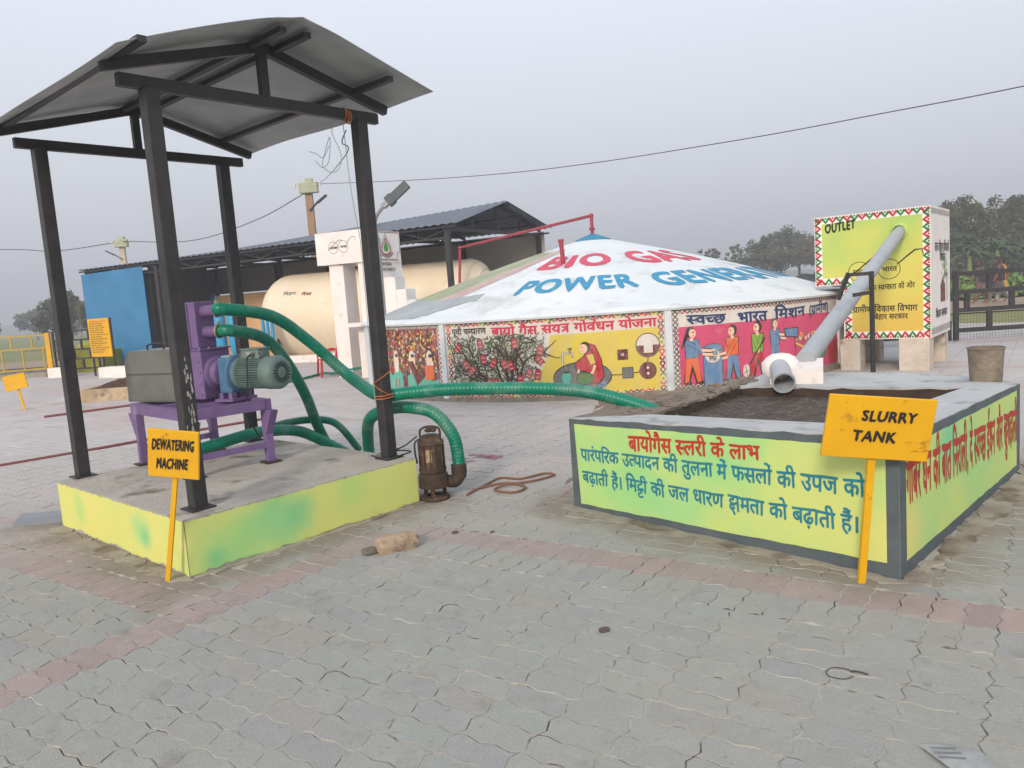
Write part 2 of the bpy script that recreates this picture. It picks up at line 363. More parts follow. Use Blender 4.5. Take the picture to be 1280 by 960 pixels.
# ================================================================ setting: ground
LU, LV = V(math.cos(R(-35)), math.sin(R(-35)), 0), V(math.sin(R(35)), math.cos(R(35)), 0)
PL, PW = .262, .131
def yard_material():
    m = bpy.data.materials.new('dusty_paving'); m.use_nodes = True; n = m.node_tree; b = n.nodes['Principled BSDF']; b.inputs['Roughness'].default_value = .9
    g = n.nodes.new('ShaderNodeNewGeometry'); mp = n.nodes.new('ShaderNodeMapping'); mp.inputs['Rotation'].default_value = (0, 0, R(35)); n.links.new(g.outputs['Position'], mp.inputs[0])
    br = n.nodes.new('ShaderNodeTexBrick'); br.offset = 0; n.links.new(mp.outputs[0], br.inputs['Vector'])
    br.inputs['Scale'].default_value = 1; br.inputs['Brick Width'].default_value = PL; br.inputs['Row Height'].default_value = PW; br.inputs['Mortar Size'].default_value = .006; br.inputs['Mortar Smooth'].default_value = .5
    br.inputs['Color1'].default_value = lin('#b3aeab'); br.inputs['Color2'].default_value = lin('#aaa6a4'); br.inputs['Mortar'].default_value = lin('#857b74')
    def nz(s, st=(1, 1, 1)):
        q = n.nodes.new('ShaderNodeMapping'); q.inputs['Scale'].default_value = st; n.links.new(mp.outputs[0], q.inputs[0])
        x = n.nodes.new('ShaderNodeTexNoise'); x.inputs['Scale'].default_value = s; x.inputs['Detail'].default_value = 8; x.inputs['Roughness'].default_value = .65; n.links.new(q.outputs[0], x.inputs['Vector']); return x.outputs[0]
    def mixc(a, col, f, lo, hi, mxv=1):
        r = n.nodes.new('ShaderNodeMapRange'); r.inputs[1].default_value = lo; r.inputs[2].default_value = hi; r.inputs[4].default_value = mxv; n.links.new(f, r.inputs[0])
        q = n.nodes.new('ShaderNodeMix'); q.data_type = 'RGBA'; n.links.new(r.outputs[0], q.inputs[0]); n.links.new(a, q.inputs[6]); q.inputs[7].default_value = lin(col); return q.outputs[2]
    c = mixc(br.outputs[0], '#bab3b0', nz(.5), .45, .65, .8)
    c = mixc(c, '#a98f86', nz(.35, (.25, 1, 1)), .52, .66, .75)
    c = mixc(c, '#8b7f76', nz(1.6, (.5, 1.2, 1)), .56, .7, .6)
    c = mixc(c, '#c6c0bd', nz(5, (.4, 1, 1)), .56, .7, .5)
    n.links.new(c, b.inputs['Base Color'])
    bp = n.nodes.new('ShaderNodeBump'); bp.inputs['Strength'].default_value = .5; bp.inputs['Distance'].default_value = .02; n.links.new(nz(9), bp.inputs['Height']); n.links.new(bp.outputs[0], b.inputs['Normal'])
    return m
yard_m = yard_material()
mb = MB(); mb.add([(-60, -6, -.5), (30, -6, -.5), (30, 60, -.5), (-60, 60, -.5)], [(0, 1, 2, 3)])
mb = MB(); mb.add([(-40, -8, -.006), (40, -8, -.006), (40, 18.5, -.006), (13, 18.9, -.006), (-2, 34, -.006), (-20, 31, -.006), (-40, 28, -.006)], [tuple(range(7))])
yard = mb.build('paved_yard', yard_m); yard['kind'] = 'structure'
field_m = mat('crop_field', '#5a6b34', .95, c2='#7c7a48', scale=.12, bump=.6, bscale=2, c3='#8a7f55', s3=.05, a3=(.5, .62), world=True)
mb = MB(); N = 24
vs = [(-1800 + 3600 * i / N, -400 + 3000 * j / N, -.06) for j in range(N + 1) for i in range(N + 1)]
mb.add(vs, [(j * (N + 1) + i, j * (N + 1) + i + 1, (j + 1) * (N + 1) + i + 1, (j + 1) * (N + 1) + i) for j in range(N) for i in range(N)])
fld = mb.build('field', field_m); fld['kind'] = 'structure'
dirt_m = mat('dirt_road_soil', '#9b8873', .98, c2='#84735f', scale=.8, bump=.5, bscale=8, world=True)
mb = MB(); mb.add([(3, 26.5, -.02), (60, 17, -.02), (62, 24, -.02), (8, 35, -.02)], [(0, 1, 2, 3)])
mb.add([(-60, 30, -.02), (-10, 33, -.02), (3, 27, -.02), (8, 34.5, -.02), (-12, 40, -.02), (-60, 38, -.02)], [(0, 1, 2, 3, 4, 5)])
o = mb.build('dirt_road', dirt_m); o['kind'] = 'structure'
# ---- interlocking pavers
def paver_outline():
    a, bq = .0085, .013; pts = []
    L, W = PL, PW; g = .0022
    lo = [(0, 0), (.12, a), (.38, -a), (.62, a), (.88, -a)]
    sh = [(0, 0), (.25, bq), (.75, -bq)]
    for s, d in lo: pts.append((s * L, d))
    for s, d in sh: pts.append((L + d, s * W))
    for s, d in reversed([(p, q) for p, q in lo[1:]] + [(1, 0)]): pts.append((s * L, W + d))
    for s, d in reversed(sh[1:] + [(1, 0)]): pts.append((d, s * W))
    return [(x - L / 2, y - W / 2) for x, y in pts]
PO = paver_outline()
def paver_geo(dz=0, tilt=(0, 0)):
    n = len(PO); sx, sy = 1 - .0019 / PL * 2, 1 - .0019 / PW * 2
    low = [(x * sx, y * sy, -.007) for x, y in PO]
    top = [(x * (sx - .016), y * (sy - .032), dz + x * tilt[0] + y * tilt[1]) for x, y in PO]
    fs = [tuple(range(n, 2 * n))] + [(i, (i + 1) % n, (i + 1) % n + n, i + n) for i in range(n)]
    return low + top, fs
def paver_material(name, cols, base):
    m = bpy.data.materials.new(name); m.use_nodes = True; n = m.node_tree; b = n.nodes['Principled BSDF']; b.inputs['Roughness'].default_value = .85; b.inputs['Specular IOR Level'].default_value = .25
    oi = n.nodes.new('ShaderNodeObjectInfo'); at = n.nodes.new('ShaderNodeAttribute'); at.attribute_name = 'tint'
    ad = n.nodes.new('ShaderNodeMath'); ad.operation = 'ADD'; n.links.new(oi.outputs['Random'], ad.inputs[0]); n.links.new(at.outputs['Fac'], ad.inputs[1])
    fr = n.nodes.new('ShaderNodeMath'); fr.operation = 'FRACT'; n.links.new(ad.outputs[0], fr.inputs[0])
    rp = n.nodes.new('ShaderNodeValToRGB'); n.links.new(fr.outputs[0], rp.inputs[0]); cr = rp.color_ramp
    cr.elements[0].color = lin(cols[0]); cr.elements[1].color = lin(cols[-1])
    for k, cc in enumerate(cols[1:-1]): e = cr.elements.new((k + 1) / (len(cols) - 1)); e.color = lin(cc)
    g = n.nodes.new('ShaderNodeNewGeometry')
    def nz(s, d=8):
        x = n.nodes.new('ShaderNodeTexNoise'); x.inputs['Scale'].default_value = s; x.inputs['Detail'].default_value = d; x.inputs['Roughness'].default_value = .65; n.links.new(g.outputs['Position'], x.inputs['Vector']); return x.outputs[0]
    def mixc(a, col, f, lo, hi, mxv=1):
        r = n.nodes.new('ShaderNodeMapRange'); r.inputs[1].default_value = lo; r.inputs[2].default_value = hi; r.inputs[4].default_value = mxv; n.links.new(f, r.inputs[0])
        q = n.nodes.new('ShaderNodeMix'); q.data_type = 'RGBA'; n.links.new(r.outputs[0], q.inputs[0]); n.links.new(a, q.inputs[6]); q.inputs[7].default_value = lin(col); return q.outputs[2]
    c = mixc(rp.outputs[0], base, nz(1.1), .42, .62, .6)
    c = mixc(c, '#a9a7a0', nz(9), .5, .72, .4); c = mixc(c, '#c4c1b9', nz(140), .55, .7, .45); c = mixc(c, '#57534c', nz(190), .6, .72, .4)
    c = mixc(c, '#6d6a60', nz(3.3), .58, .72, .45)
    c = mixc(c, '#5b564e', nz(60), .63, .72, .55); c = mixc(c, '#6f6b62', nz(14), .6, .68, .4)
    # dust that has blown over the paving farther up the yard
    sx = n.nodes.new('ShaderNodeSeparateXYZ'); n.links.new(g.outputs['Position'], sx.inputs[0])
    a2 = n.nodes.new('ShaderNodeMath'); a2.operation = 'MULTIPLY_ADD'; n.links.new(nz(.9), a2.inputs[0]); a2.inputs[1].default_value = 4.0; n.links.new(sx.outputs['Y'], a2.inputs[2])
    c = mixc(c, '#b3aca8', a2.outputs[0], 6.2, 9.2, .85)
    # cement and mud smeared on the paving round the feet of the platform and the tank
    for (cx, cy, rz, hx_, hy_, wd_) in ((-2.20, 5.955, 42.3, 1.075, .94, .42), (2.08, 5.52, 50.1, 1.15, 1.32, .40)):
        mp_ = n.nodes.new('ShaderNodeMapping'); mp_.vector_type = 'POINT'
        th = R(rz); mp_.inputs['Rotation'].default_value = (0, 0, th); mp_.inputs['Location'].default_value = (-(cx * math.cos(th) - cy * math.sin(th)), -(cx * math.sin(th) + cy * math.cos(th)), 0)
        n.links.new(g.outputs['Position'], mp_.inputs[0]); s_ = n.nodes.new('ShaderNodeSeparateXYZ'); n.links.new(mp_.outputs[0], s_.inputs[0])
        dd = []
        for ax_, h_ in (('X', hx_), ('Y', hy_)):
            ab = n.nodes.new('ShaderNodeMath'); ab.operation = 'ABSOLUTE'; n.links.new(s_.outputs[ax_], ab.inputs[0]); sb_ = n.nodes.new('ShaderNodeMath'); sb_.operation = 'SUBTRACT'; n.links.new(ab.outputs[0], sb_.inputs[0]); sb_.inputs[1].default_value = h_; dd.append(sb_)
        mx_ = n.nodes.new('ShaderNodeMath'); mx_.operation = 'MAXIMUM'; n.links.new(dd[0].outputs[0], mx_.inputs[0]); n.links.new(dd[1].outputs[0], mx_.inputs[1])
        ma = n.nodes.new('ShaderNodeMath'); ma.operation = 'MULTIPLY_ADD'; n.links.new(nz(2.6), ma.inputs[0]); ma.inputs[1].default_value = -1.1; n.links.new(mx_.outputs[0], ma.inputs[2])
        iv = n.nodes.new('ShaderNodeMath'); iv.operation = 'MULTIPLY'; iv.inputs[1].default_value = -1; n.links.new(ma.outputs[0], iv.inputs[0])
        c = mixc(c, '#857b6e', iv.outputs[0], .55 - wd_, .75 - wd_ + .12, .85)
    n.links.new(c, b.inputs['Base Color'])
    bp = n.nodes.new('ShaderNodeBump'); bp.inputs['Strength'].default_value = .6; bp.inputs['Distance'].default_value = .01; n.links.new(nz(110), bp.inputs['Height']); n.links.new(bp.outputs[0], b.inputs['Normal'])
    return m
pv_grey = paver_material('grey_paver', ['#92938d', '#989892', '#919290', '#9b9991', '#949791', '#98938b'], '#95958f')
pv_pink = paver_material('pink_paver', ['#9d8b86', '#968581', '#a3918b', '#95847f'], '#99908a')
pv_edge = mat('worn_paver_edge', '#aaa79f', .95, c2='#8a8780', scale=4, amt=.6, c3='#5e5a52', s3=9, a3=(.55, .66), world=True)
def in_poly(x, y, P):
    c = False; j = len(P) - 1
    for i in range(len(P)):
        if (P[i][1] > y) != (P[j][1] > y) and x < (P[j][0] - P[i][0]) * (y - P[i][1]) / (P[j][1] - P[i][1]) + P[i][0]: c = not c
        j = i
    return c
PLAT = [(-3.61, 5.99), (-2.02, 4.54), (-.79, 5.92), (-2.38, 7.37)]
TANK = [(.39, 5.49), (1.87, 3.73), (3.73, 5.65), (2.35, 7.25)]
slots = []
U0, V0 = -3.58, 3.70
for i in range(-60, 60):
    for j in range(-90, 60):
        u, v = U0 + (i + .5) * PL, V0 + (j + .5) * PW
        pink = False; rot = False
        if V0 - PL < v < V0 + PL and u > U0: continue
        if V0 - 12 * PW < v < V0 - 10 * PW and u < U0 - PL: continue
        if U0 - PL < u < U0 and v < V0: pink = True
        slots.append((u, v, pink, False))
for i in range(-120, 120):
    u = U0 + (i + .5) * PW
    if u > U0: slots.append((u, V0 + PL / 2, True, True)); slots.append((u, V0 - PL / 2, False, True))
    elif u < U0 - PL: slots.append((u, V0 - 11 * PW, True, True))
cand = []
for u, v, pk, ro in slots:
    p = LU * u + LV * v
    if p.y < .7 or p.y > 9.6 or p.x < -.86 * p.y - .6 or p.x > .72 * p.y + .6: continue
    if in_poly(p.x, p.y, PLAT) or in_poly(p.x, p.y, TANK): continue
    if v > V0 - 10 * PW and v < V0 - 6.6 * PW and u < U0 - PL and not ro: pk = random.random() < .75
    cand.append((p, pk, ro))
def vis(p):
    q = p - M.translation; z = q.dot(fwd); return z > 0 and abs(q.dot(rt) / z) < .69 and abs(q.dot(upv) / z) < .53
cand.sort(key=lambda t: (not vis(t[0]), (t[0] - M.translation).length))
protos = {}
for nm, mm in (('g', pv_grey), ('p', pv_pink)):
    protos[nm] = []
    for k in range(5):
        vs_, fs_ = paver_geo(random.uniform(-.0015, .0015), (random.uniform(-.012, .012), random.uniform(-.02, .02)))
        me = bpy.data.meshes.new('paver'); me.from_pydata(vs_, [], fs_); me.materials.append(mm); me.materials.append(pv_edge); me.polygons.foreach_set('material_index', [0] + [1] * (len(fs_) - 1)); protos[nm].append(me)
for p, pk, ro in cand[:298]:
    o = bpy.data.objects.new('paver', random.choice(protos['p' if pk else 'g'])); sc.collection.objects.link(o)
    o.location = p; o.rotation_euler = (0, 0, R(-35) + (R(90) if ro else 0) + (math.pi if random.random() < .5 else 0) + random.uniform(-.006, .006)); o.parent = yard
mb = MB(); tint = []
for p, pk, ro in cand[298:]:
    vs_, fs_ = paver_geo(random.uniform(-.0015, .0015), (random.uniform(-.01, .01), random.uniform(-.015, .015))); a = R(-35) + (R(90) if ro else 0) + random.uniform(-.006, .006)
    ca, sa = math.cos(a), math.sin(a)
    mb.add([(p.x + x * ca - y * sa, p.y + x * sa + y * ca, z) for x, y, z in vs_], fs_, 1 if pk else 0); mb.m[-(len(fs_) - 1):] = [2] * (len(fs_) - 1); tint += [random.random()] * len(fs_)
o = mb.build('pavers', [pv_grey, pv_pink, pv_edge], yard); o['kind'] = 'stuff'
at = o.data.attributes.new('tint', 'FLOAT', 'FACE'); at.data.foreach_set('value', tint)
joint_m = mat('joint_sand', '#8d887f', .95, c2='#b5b1a8', scale=2.2, amt=.6, c3='#47423b', s3=3.6, a3=(.5, .6), world=True)
mb = MB(); mb.add([(-9, .2, -.0032), (8, .2, -.0032), (8, 9.5, -.0032), (-9, 9.5, -.0032)], [(0, 1, 2, 3)])
o = mb.build('joint_sand', joint_m, yard); o['kind'] = 'structure'
# smeared cement along the feet of the masonry
def skirt(pts, name='cement_smear', m=skirt_m, h=.006, rag=.05, mound=0.0):
    """ragged thin apron from an outline"""
    out = []
    for i in range(len(pts)):
        a, b = Vector(pts[i]), Vector(pts[(i + 1) % len(pts)]); k = max(1, int((b - a).length / .07))
        for q in range(k): p = a.lerp(b, q / k); out.append((p.x + random.uniform(-rag, rag), p.y + random.uniform(-rag, rag)))
    mb = MB(); n = len(out); cx = sum(p[0] for p in out) / n; cy = sum(p[1] for p in out) / n
    top = [V(cx + (x - cx) * .985, cy + (y - cy) * .985, h) for x, y in out]; low = [V(x, y, -.004) for x, y in out]
    mb.add(low + top, [tuple(range(n, 2 * n))] + [(i, (i + 1) % n, (i + 1) % n + n, i + n) for i in range(n)])
    o = mb.build(name, m, yard); o['kind'] = 'structure'; return o
def strip(a, b, w0, w1, **k):
    a, b = Vector((*a, 0)), Vector((*b, 0)); d = (b - a).normalized(); n = V(d.y, -d.x, 0)
    return skirt([(a - d * .05).xy, ((a + n * w0).xy), ((b + n * w1).xy), (b + d * .05).xy], **k)
strip((-3.66, 6.0), (-2.03, 4.52), .10, .09, rag=.03); strip((-2.02, 4.52), (-.78, 5.93), .07, .06, rag=.03)
strip((.36, 5.53), (1.87, 3.71), .11, .07, rag=.03); strip((1.87, 3.71), (3.8, 5.7), .08, .22, rag=.04)
# ================================================================ platform
pl = thing('concrete_platform', 'low concrete machine platform with yellow and green painted sides, under the metal roof', 'platform', (-2.2, 5.95, 0))
mb = MB(); mb.prism(PLAT, -.01, .352)
mb.build('slab', mat('platform_top', '#a09a90', .92, c2='#b3ada3', scale=2.5, bump=.8, bscale=22, c3='#6f675b', s3=3), pl)
def painted(A, B, z0, z1, m, rag, name, parent, dirt=None):
    f = face_map(A, B); L = (Vector(B) - Vector(A)).length; cv = Canvas(); n = int(L / .03)
    bot = [(L * i / n, z0 + random.uniform(0, rag) ** 1.0 * (1 if random.random() < .5 else .3) + rag * .5 * math.sin(i * .13) ** 4) for i in range(n + 1)]; top = [(L * i / n, z1 - random.uniform(0, .012)) for i in range(n + 1)]
    cv.poly(m, 0, bot + top[::-1]); return cv.build(name, parent, f, base=.004)
painted(PLAT[0], PLAT[1], .0, .35, ygreen, .02, 'painted_side', pl)
painted(PLAT[1], PLAT[2], .0, .35, ygreen, .02, 'painted_side', pl)
painted((PLAT[2]), (PLAT[3]), .0, .35, ygreen, .02, 'painted_side', pl)
# ================================================================ steel canopy
T2 = V(.66, .75, 0).normalized(); D2 = V(-.745, .667, 0).normalized(); O2 = V(-2.04, 4.82, 0)
def td(t, d, z): return O2 + T2 * t + D2 * d + V(0, 0, z)
cn = thing('steel_canopy', 'open black steel canopy on four posts with a curved grey sheet roof', 'canopy', (-2.25, 6.07, .35))
cols = {'front': (0, 0), 'right': (1.57, 0), 'left': (.02, 1.97), 'back': (1.55, 2.0)}
for k, (t, d) in cols.items():
    p = td(t, d, .352); q = td(t, d, 2.93)
    mb = MB().post(p, q, .092, .092, T2, bev=.006); o = mb.build('post', black_paint, cn)
    mb = MB().box(p + V(0, 0, .005), (.16, .16, .012), (T2, D2, V(0, 0, 1))); mb.build('base_plate', black_paint, cn)
    if k == 'front':
        f = face_map((p - D2 * .047 - T2 * .05).xy, (p - D2 * .047 + T2 * .05).xy); cv = Canvas(); wp = mat('white_scrape', '#b9b5b0', .8, c2='#6f6c69', scale=60)
        for q_ in range(30):
            y = random.gauss(.95, .18); x = .05 + random.gauss(0, .015) + (y - .95) * .03
            cv.poly(wp, q_ * .05, [(x, y), (x + random.uniform(.003, .012), y + .01), (x + random.uniform(.003, .009), y + random.uniform(.03, .07)), (x - .003, y + .03)])
        cv.build('paint_scrape', cn, f, base=.0015)['kind'] = 'stuff'
for d in (0, 1.985):
    e = -.18 if d == 0 else -.14
    MB().bar(td(e, d, 2.955), td(1.74, d, 2.955), .05, .075).build('tie_beam', black_paint, cn)
    MB().bar(td(-.26, d - .0, 3.02), td(.80, d, 3.31), .05, .065).build('rafter', black_paint, cn)
    MB().bar(td(.80, d + .003, 3.31), td(1.84, d + .003, 3.03), .05, .065).build('rafter', black_paint, cn)
    MB().post(td(.79, d, 2.99), td(.79, d, 3.28), .06, .045, T2).build('king_post', black_paint, cn)
def roofz(t):
    z = 3.365 - abs(t - .79) * (.27); return z - .02 * math.exp(-((t - .79) / .16) ** 2)
for t in (-.2, .70, .88, 1.55):
    MB().bar(td(t, -.42, roofz(t) - .03), td(t, 2.1, roofz(t) - .03), .05, .035).build('purlin', black_paint, cn)
def roof_half(t0, t1, name):
    mb = MB(); nt_, nd = 14, 26; vs = []; fs = []
    for i in range(nt_ + 1):
        for j in range(nd + 1):
            t = t0 + (t1 - t0) * i / nt_; d = -.52 + 2.68 * j / nd
            z = roofz(t) + .012
            if t < .6: z -= .05 * ((.6 - t) / .95) ** 2 * (1 + .6 * math.sin(d * 1.7 + .6)) ; t_ = t - .03 * math.sin(d * 2.2) * (.6 - t)
            else: t_ = t
            if t > .95: z -= .012 * math.sin((d) * 3.1) * (t - .95)
            vs.append(td(t_, d + (.05 * (t - .8) if t > .8 else -.1 * (t - .8)), z))
    k = len(vs); fs = [(i * (nd + 1) + j, i * (nd + 1) + j + 1, (i + 1) * (nd + 1) + j + 1, (i + 1) * (nd + 1) + j) for i in range(nt_) for j in range(nd)]
    mb.add(vs, fs); o = mb.build(name, sheet_m, cn, smooth=True)
    so = o.modifiers.new('s', 'SOLIDIFY'); so.thickness = .003; return o
roof_half(-.36, .79, 'roof_sheet'); roof_half(.792, 1.92, 'roof_sheet')
# rope ties on the right post
def helix(c, r, z0, z1, turns, n=16, ax=(T2, D2)):
    out = []
    for k in range(int(turns * n) + 1):
        a = 2 * math.pi * k / n; ca, sa = math.cos(a), math.sin(a); s = 1 / max(abs(ca), abs(sa)); s = min(s, 1.3)
        out.append(Vector(c) + ax[0] * ca * r * s + ax[1] * sa * r * s + V(0, 0, z0 + (z1 - z0) * k / (turns * n)))
    return out
mb = MB(); mb.tube(helix(td(1.57, 0, 0), .056, .815, .86, 2), .005, 5); mb.tube(helix(td(1.57, 0, 0), .057, 1.04, .86, .75), .0035, 5); mb.tube(helix(td(1.57, 0, 0), .0575, .86, 1.05, .9), .0035, 5)
tag(mb.build('rope', rope_m), 'orange rope lashing the green hose to the right front canopy post', 'rope')
# ================================================================ slurry tank
tk = thing('slurry_tank', 'long low masonry tank full of dark slurry with Hindi lettering on green walls', 'tank', (2.05, 5.4, 0))
ztop = [.652, .72, .645, .642]; zin = [.655, .71, .655, .642]
IN = [(.96, 5.37), (1.89, 4.20), (3.28, 5.58), (1.95, 6.59)]
side_m = mat('tank_grey_rim', '#a5a7a8', .85, c2='#b4b5b4', scale=3, bump=.3, bscale=25, c3='#85837f', s3=4)
for i, nm in enumerate(('front', 'right', 'back', 'left')):
    j = (i + 1) % 4; mb = MB()
    q = [TANK[i], TANK[j], IN[j], IN[i]]; z1 = [ztop[i], ztop[j], zin[j], zin[i]]
    mb.prism(q, -.01, z1); mb.build('wall', rough_cement if nm == 'left' else side_m, tk)
mb = MB(); n = 26; vs = []
for j in range(n + 1):
    for i in range(n + 1):
        a, b = i / n, j / n; p = (Vector(IN[0]) * (1 - a) + Vector(IN[1]) * a) * (1 - b) + (Vector(IN[3]) * (1 - a) + Vector(IN[2]) * a) * b
        vs.append((p.x, p.y, .565 + .006 * math.sin(i * 2.1 + j) * math.cos(j * 1.7) + random.uniform(-.004, .004)))
mb.add(vs, [(j * (n + 1) + i, j * (n + 1) + i + 1, (j + 1) * (n + 1) + i + 1, (j + 1) * (n + 1) + i) for j in range(n) for i in range(n)])
slurry_m = mat('slurry', '#32281f', .65, c2='#52463a', scale=7, bump=1, bscale=50, c3='#7d6e5d', s3=26, a3=(.54, .66), stretch=(1, 1, 1))
mb.build('slurry', slurry_m, tk, smooth=True)
mud = mat('slurry_crust', '#4a3c30', .95, c2='#3a2e26', scale=9, bump=.8, bscale=30)
cI = (Vector(IN[0]) + Vector(IN[1]) + Vector(IN[2]) + Vector(IN[3])) / 4
mb = MB()
for i in range(4):
    a, b = Vector(IN[i]), Vector(IN[(i + 1) % 4]); a2, b2 = a + (cI - a).normalized() * .02, b + (cI - b).normalized() * .02; n_ = 16
    top = [(a.lerp(b, k / n_), a2.lerp(b2, k / n_), zin[i] + (zin[(i + 1) % 4] - zin[i]) * k / n_ - .016 + random.uniform(-.012, .01)) for k in range(n_ + 1)]
    vs = []
    for p, q, z in top: vs += [(q.x, q.y, .5), (q.x, q.y, z)]
    mb.add(vs, [(2 * k, 2 * k + 2, 2 * k + 3, 2 * k + 1) for k in range(n_)])
mb.build('crust', mud, tk)
# lumpy edge of the left wall
mb = MB()
for k in range(60):
    t = random.random(); a = Vector(IN[0]).lerp(Vector(IN[3]), t); b = Vector(TANK[0]).lerp(Vector(TANK[3]), t); p = a.lerp(b, random.uniform(.0, .9))
    mb.blob((p.x, p.y, .645), (random.uniform(.03, .09), random.uniform(.03, .09), random.uniform(.01, .03)), seg=7, jit=.3)
mb.build('rough_rim', rough_cement, tk)
f = face_map(TANK[0], TANK[1]); cv = Canvas(); L = 2.30
def wob(a, b, n, amp): return [(a[0] + (b[0] - a[0]) * i / n + (random.uniform(-amp, amp) if 0 < i < n else 0), a[1] + (b[1] - a[1]) * i / n + (random.uniform(-amp, amp) if 0 < i < n else 0)) for i in range(n + 1)]
cv.poly(grey_border, 0, wob((0, 0), (L, 0), 30, .004) + wob((L, .715), (1.2, .685), 16, .006)[:-1] + wob((1.2, .68), (0, .648), 18, .006))
cv.poly(ygreen2, 1, wob((.075, .035), (2.235, .075), 30, .004) + wob((2.235, .665), (.05, .612), 30, .003))
cv.text(red_txt, 2, 'बायोगैस स्लरी के लाभ', .555, .572, 1.53, .602, .098, .032, h1=.08)
cv.text(teal_txt, 2, 'पारंपरिक उत्पादन की तुलना में फसलों की उपज को', .10, .437, 2.13, .487, .078, .026, h1=.088)
cv.text(teal_txt, 2, 'बढ़ाती हैं। मिट्टी की जल धारण क्षमता को बढ़ाती हैं।', .105, .278, 2.10, .289, .080, .026, h1=.085)
cv.build('painted_front', tk, f, base=.003)
f = face_map(TANK[1], TANK[2]); cv = Canvas(); L = 2.67
cv.poly(grey_border, 0, wob((0, 0), (L, 0), 30, .004) + wob((L, .64), (0, .717), 30, .005))
cv.poly(ygreen2, 1, wob((.085, .075), (2.56, .05), 30, .004) + wob((2.56, .605), (.085, .655), 30, .003))
cv.text(red_txt, 2, 'गोबर धन की बात निराली, दे स्वच्छ ईंधन और खुशहाली', .09, .575, 2.56, .465, .20, .03, h1=.22)
cv.build('painted_side', tk, f, base=.003)
# soil bank between the tank and the digester
mb = MB(); n = 22; vs = []
P0, P1, P2, P3 = V(.30, 5.75, 0), V(2.2, 7.35, 0), V(3.7, 12.0, 0), V(1.2, 10.9, 0)
for j in range(n + 1):
    for i in range(n + 1):
        a, b = i / n, j / n; p = P0.lerp(P1, a).lerp(P3.lerp(P2, a), b); vs.append((p.x, p.y, max(-.01, .05 * math.sin(math.pi * a) * math.sin(math.pi * b) + random.uniform(-.012, .008))))
mb.add(vs, [(j * (n + 1) + i, j * (n + 1) + i + 1, (j + 1) * (n + 1) + i + 1, (j + 1) * (n + 1) + i) for j in range(n) for i in range(n)])
o = mb.build('soil_bank', mat('bank_soil', '#8a7b6c', .98, c2='#6f6357', scale=3, bump=1, bscale=20, world=True), smooth=True); o['kind'] = 'structure'
# ================================================================ slab behind the tank, bucket, outlet pipe
mb = MB(); mb.prism([(3.735, 5.66), (3.82, 6.05), (3.45, 6.8), (2.75, 7.28), (2.36, 7.26)], -.01, .632); mb.build('back_slab', side_m, tk)
bk = thing('bucket', 'old cement-crusted bucket standing on the back right corner of the slurry tank', 'bucket', (3.635, 5.90, .64))
bm_ = mat('cement_crust', '#8d8172', .95, c2='#6f6558', scale=8, bump=.8, bscale=30)
MB().lathe((3.635, 5.90, .64), [(0, 0), (.108, 0), (.124, .25), (.13, .25), (.13, .262), (.117, .262), (.103, .02), (0, .02)], 22).build('shell', bm_, bk, smooth=40)
MB().tube([V(3.635 + .113 * math.cos(k * .2618), 5.90 + .113 * math.sin(k * .2618), .64 + .18) for k in range(25)], .005, 5).build('hoop', bm_, bk)
bl = thing('pipe_block', 'white painted concrete block on the tank edge holding the grey pipe mouth', 'block', (2.45, 6.62, .6))
mb = MB(); P = [(2.19, 6.54), (2.57, 6.36), (2.72, 6.72), (2.40, 6.90)]
mb.prism(P, .6, [.70, .78, .82, .80]); mb.build('block', white_wall, bl)
MB().blob((2.31, 6.6, .77), (.17, .15, .13), seg=16, jit=.05).build('mortar_collar', white_wall, bl, smooth=True)
pp = thing('outlet_pipe', 'long grey plastic pipe sloping from the yellow outlet box into the slurry tank', 'pipe', (2.55, 6.7, .8))
MB().tube([(2.56, 6.72, .80), (5.97, 11.77, 2.1)], .085, 24).build('pipe', grey_pvc, pp, smooth=40)
def ringed(base, axis, prof, n=24): return MB().lathe(base, prof, n, axis)
ax = V(-.20, -.9, -.32).normalized()
ringed((2.28, 6.58, .80), ax, [(.084, 0), (.084, .31), (.092, .31), (.092, .35), (.078, .35), (.078, .05), (0, .05)]).build('pipe_mouth', grey_pvc, pp, smooth=40)
st = thing('pipe_support', 'black square-tube stand holding up the grey outlet pipe', 'stand', (3.55, 7.5, 0))
rX = V(.9, -.42, 0).normalized()
B0 = V(3.52, 7.5, 0)
for a, b in ((B0, B0 + V(0, 0, 1.535)), (B0 + V(0, 0, 1.515), B0 - rX * .2 + V(0, 0, 1.515)), (B0 - rX * .2 + V(0, 0, 1.535), B0 - rX * .30 + V(0, 0, 1.28)), (B0 + V(0, 0, 1.335), B0 - rX * .17 + V(0, 0, 1.315))):
    MB().bar(a, b, .035, .035, up=V(0, 1, 0)).build('bar', black_paint, st)
# ================================================================ digester
DC = V(1.8, 15.6, 0); DR = 4.6; HW = 1.215
dg = thing('gas_digester', 'round white biogas digester with lettered conical roof and painted mural wall', 'digester', tuple(DC))
MB().lathe(DC, [(DR, -.05), (DR, HW)], 120).build('wall', dome_m, dg, smooth=40)
def conz(r):
    t = min(1, max(0, r / DR)); return 2.60 - (2.60 - HW) * t + .07 * math.sin(math.pi * t) + (-.03 * math.exp(-(r / .25) ** 2))
rs = [DR + .06, DR + .06] + [DR * (1 - k / 22) for k in range(0, 22)] + [.08, 0]
prof = [(DR + .0, HW - .03), (DR + .05, HW - .03), (DR + .06, HW + .0), (DR + .02, HW + .03)] + [(DR * (1 - k / 24), conz(DR * (1 - k / 24)) + (.02 if k == 0 else 0)) for k in range(1, 24)] + [(.08, conz(.08)), (0, conz(0))]
MB().lathe(DC, prof, 120).build('cone_roof', dome_m, dg, smooth=50)
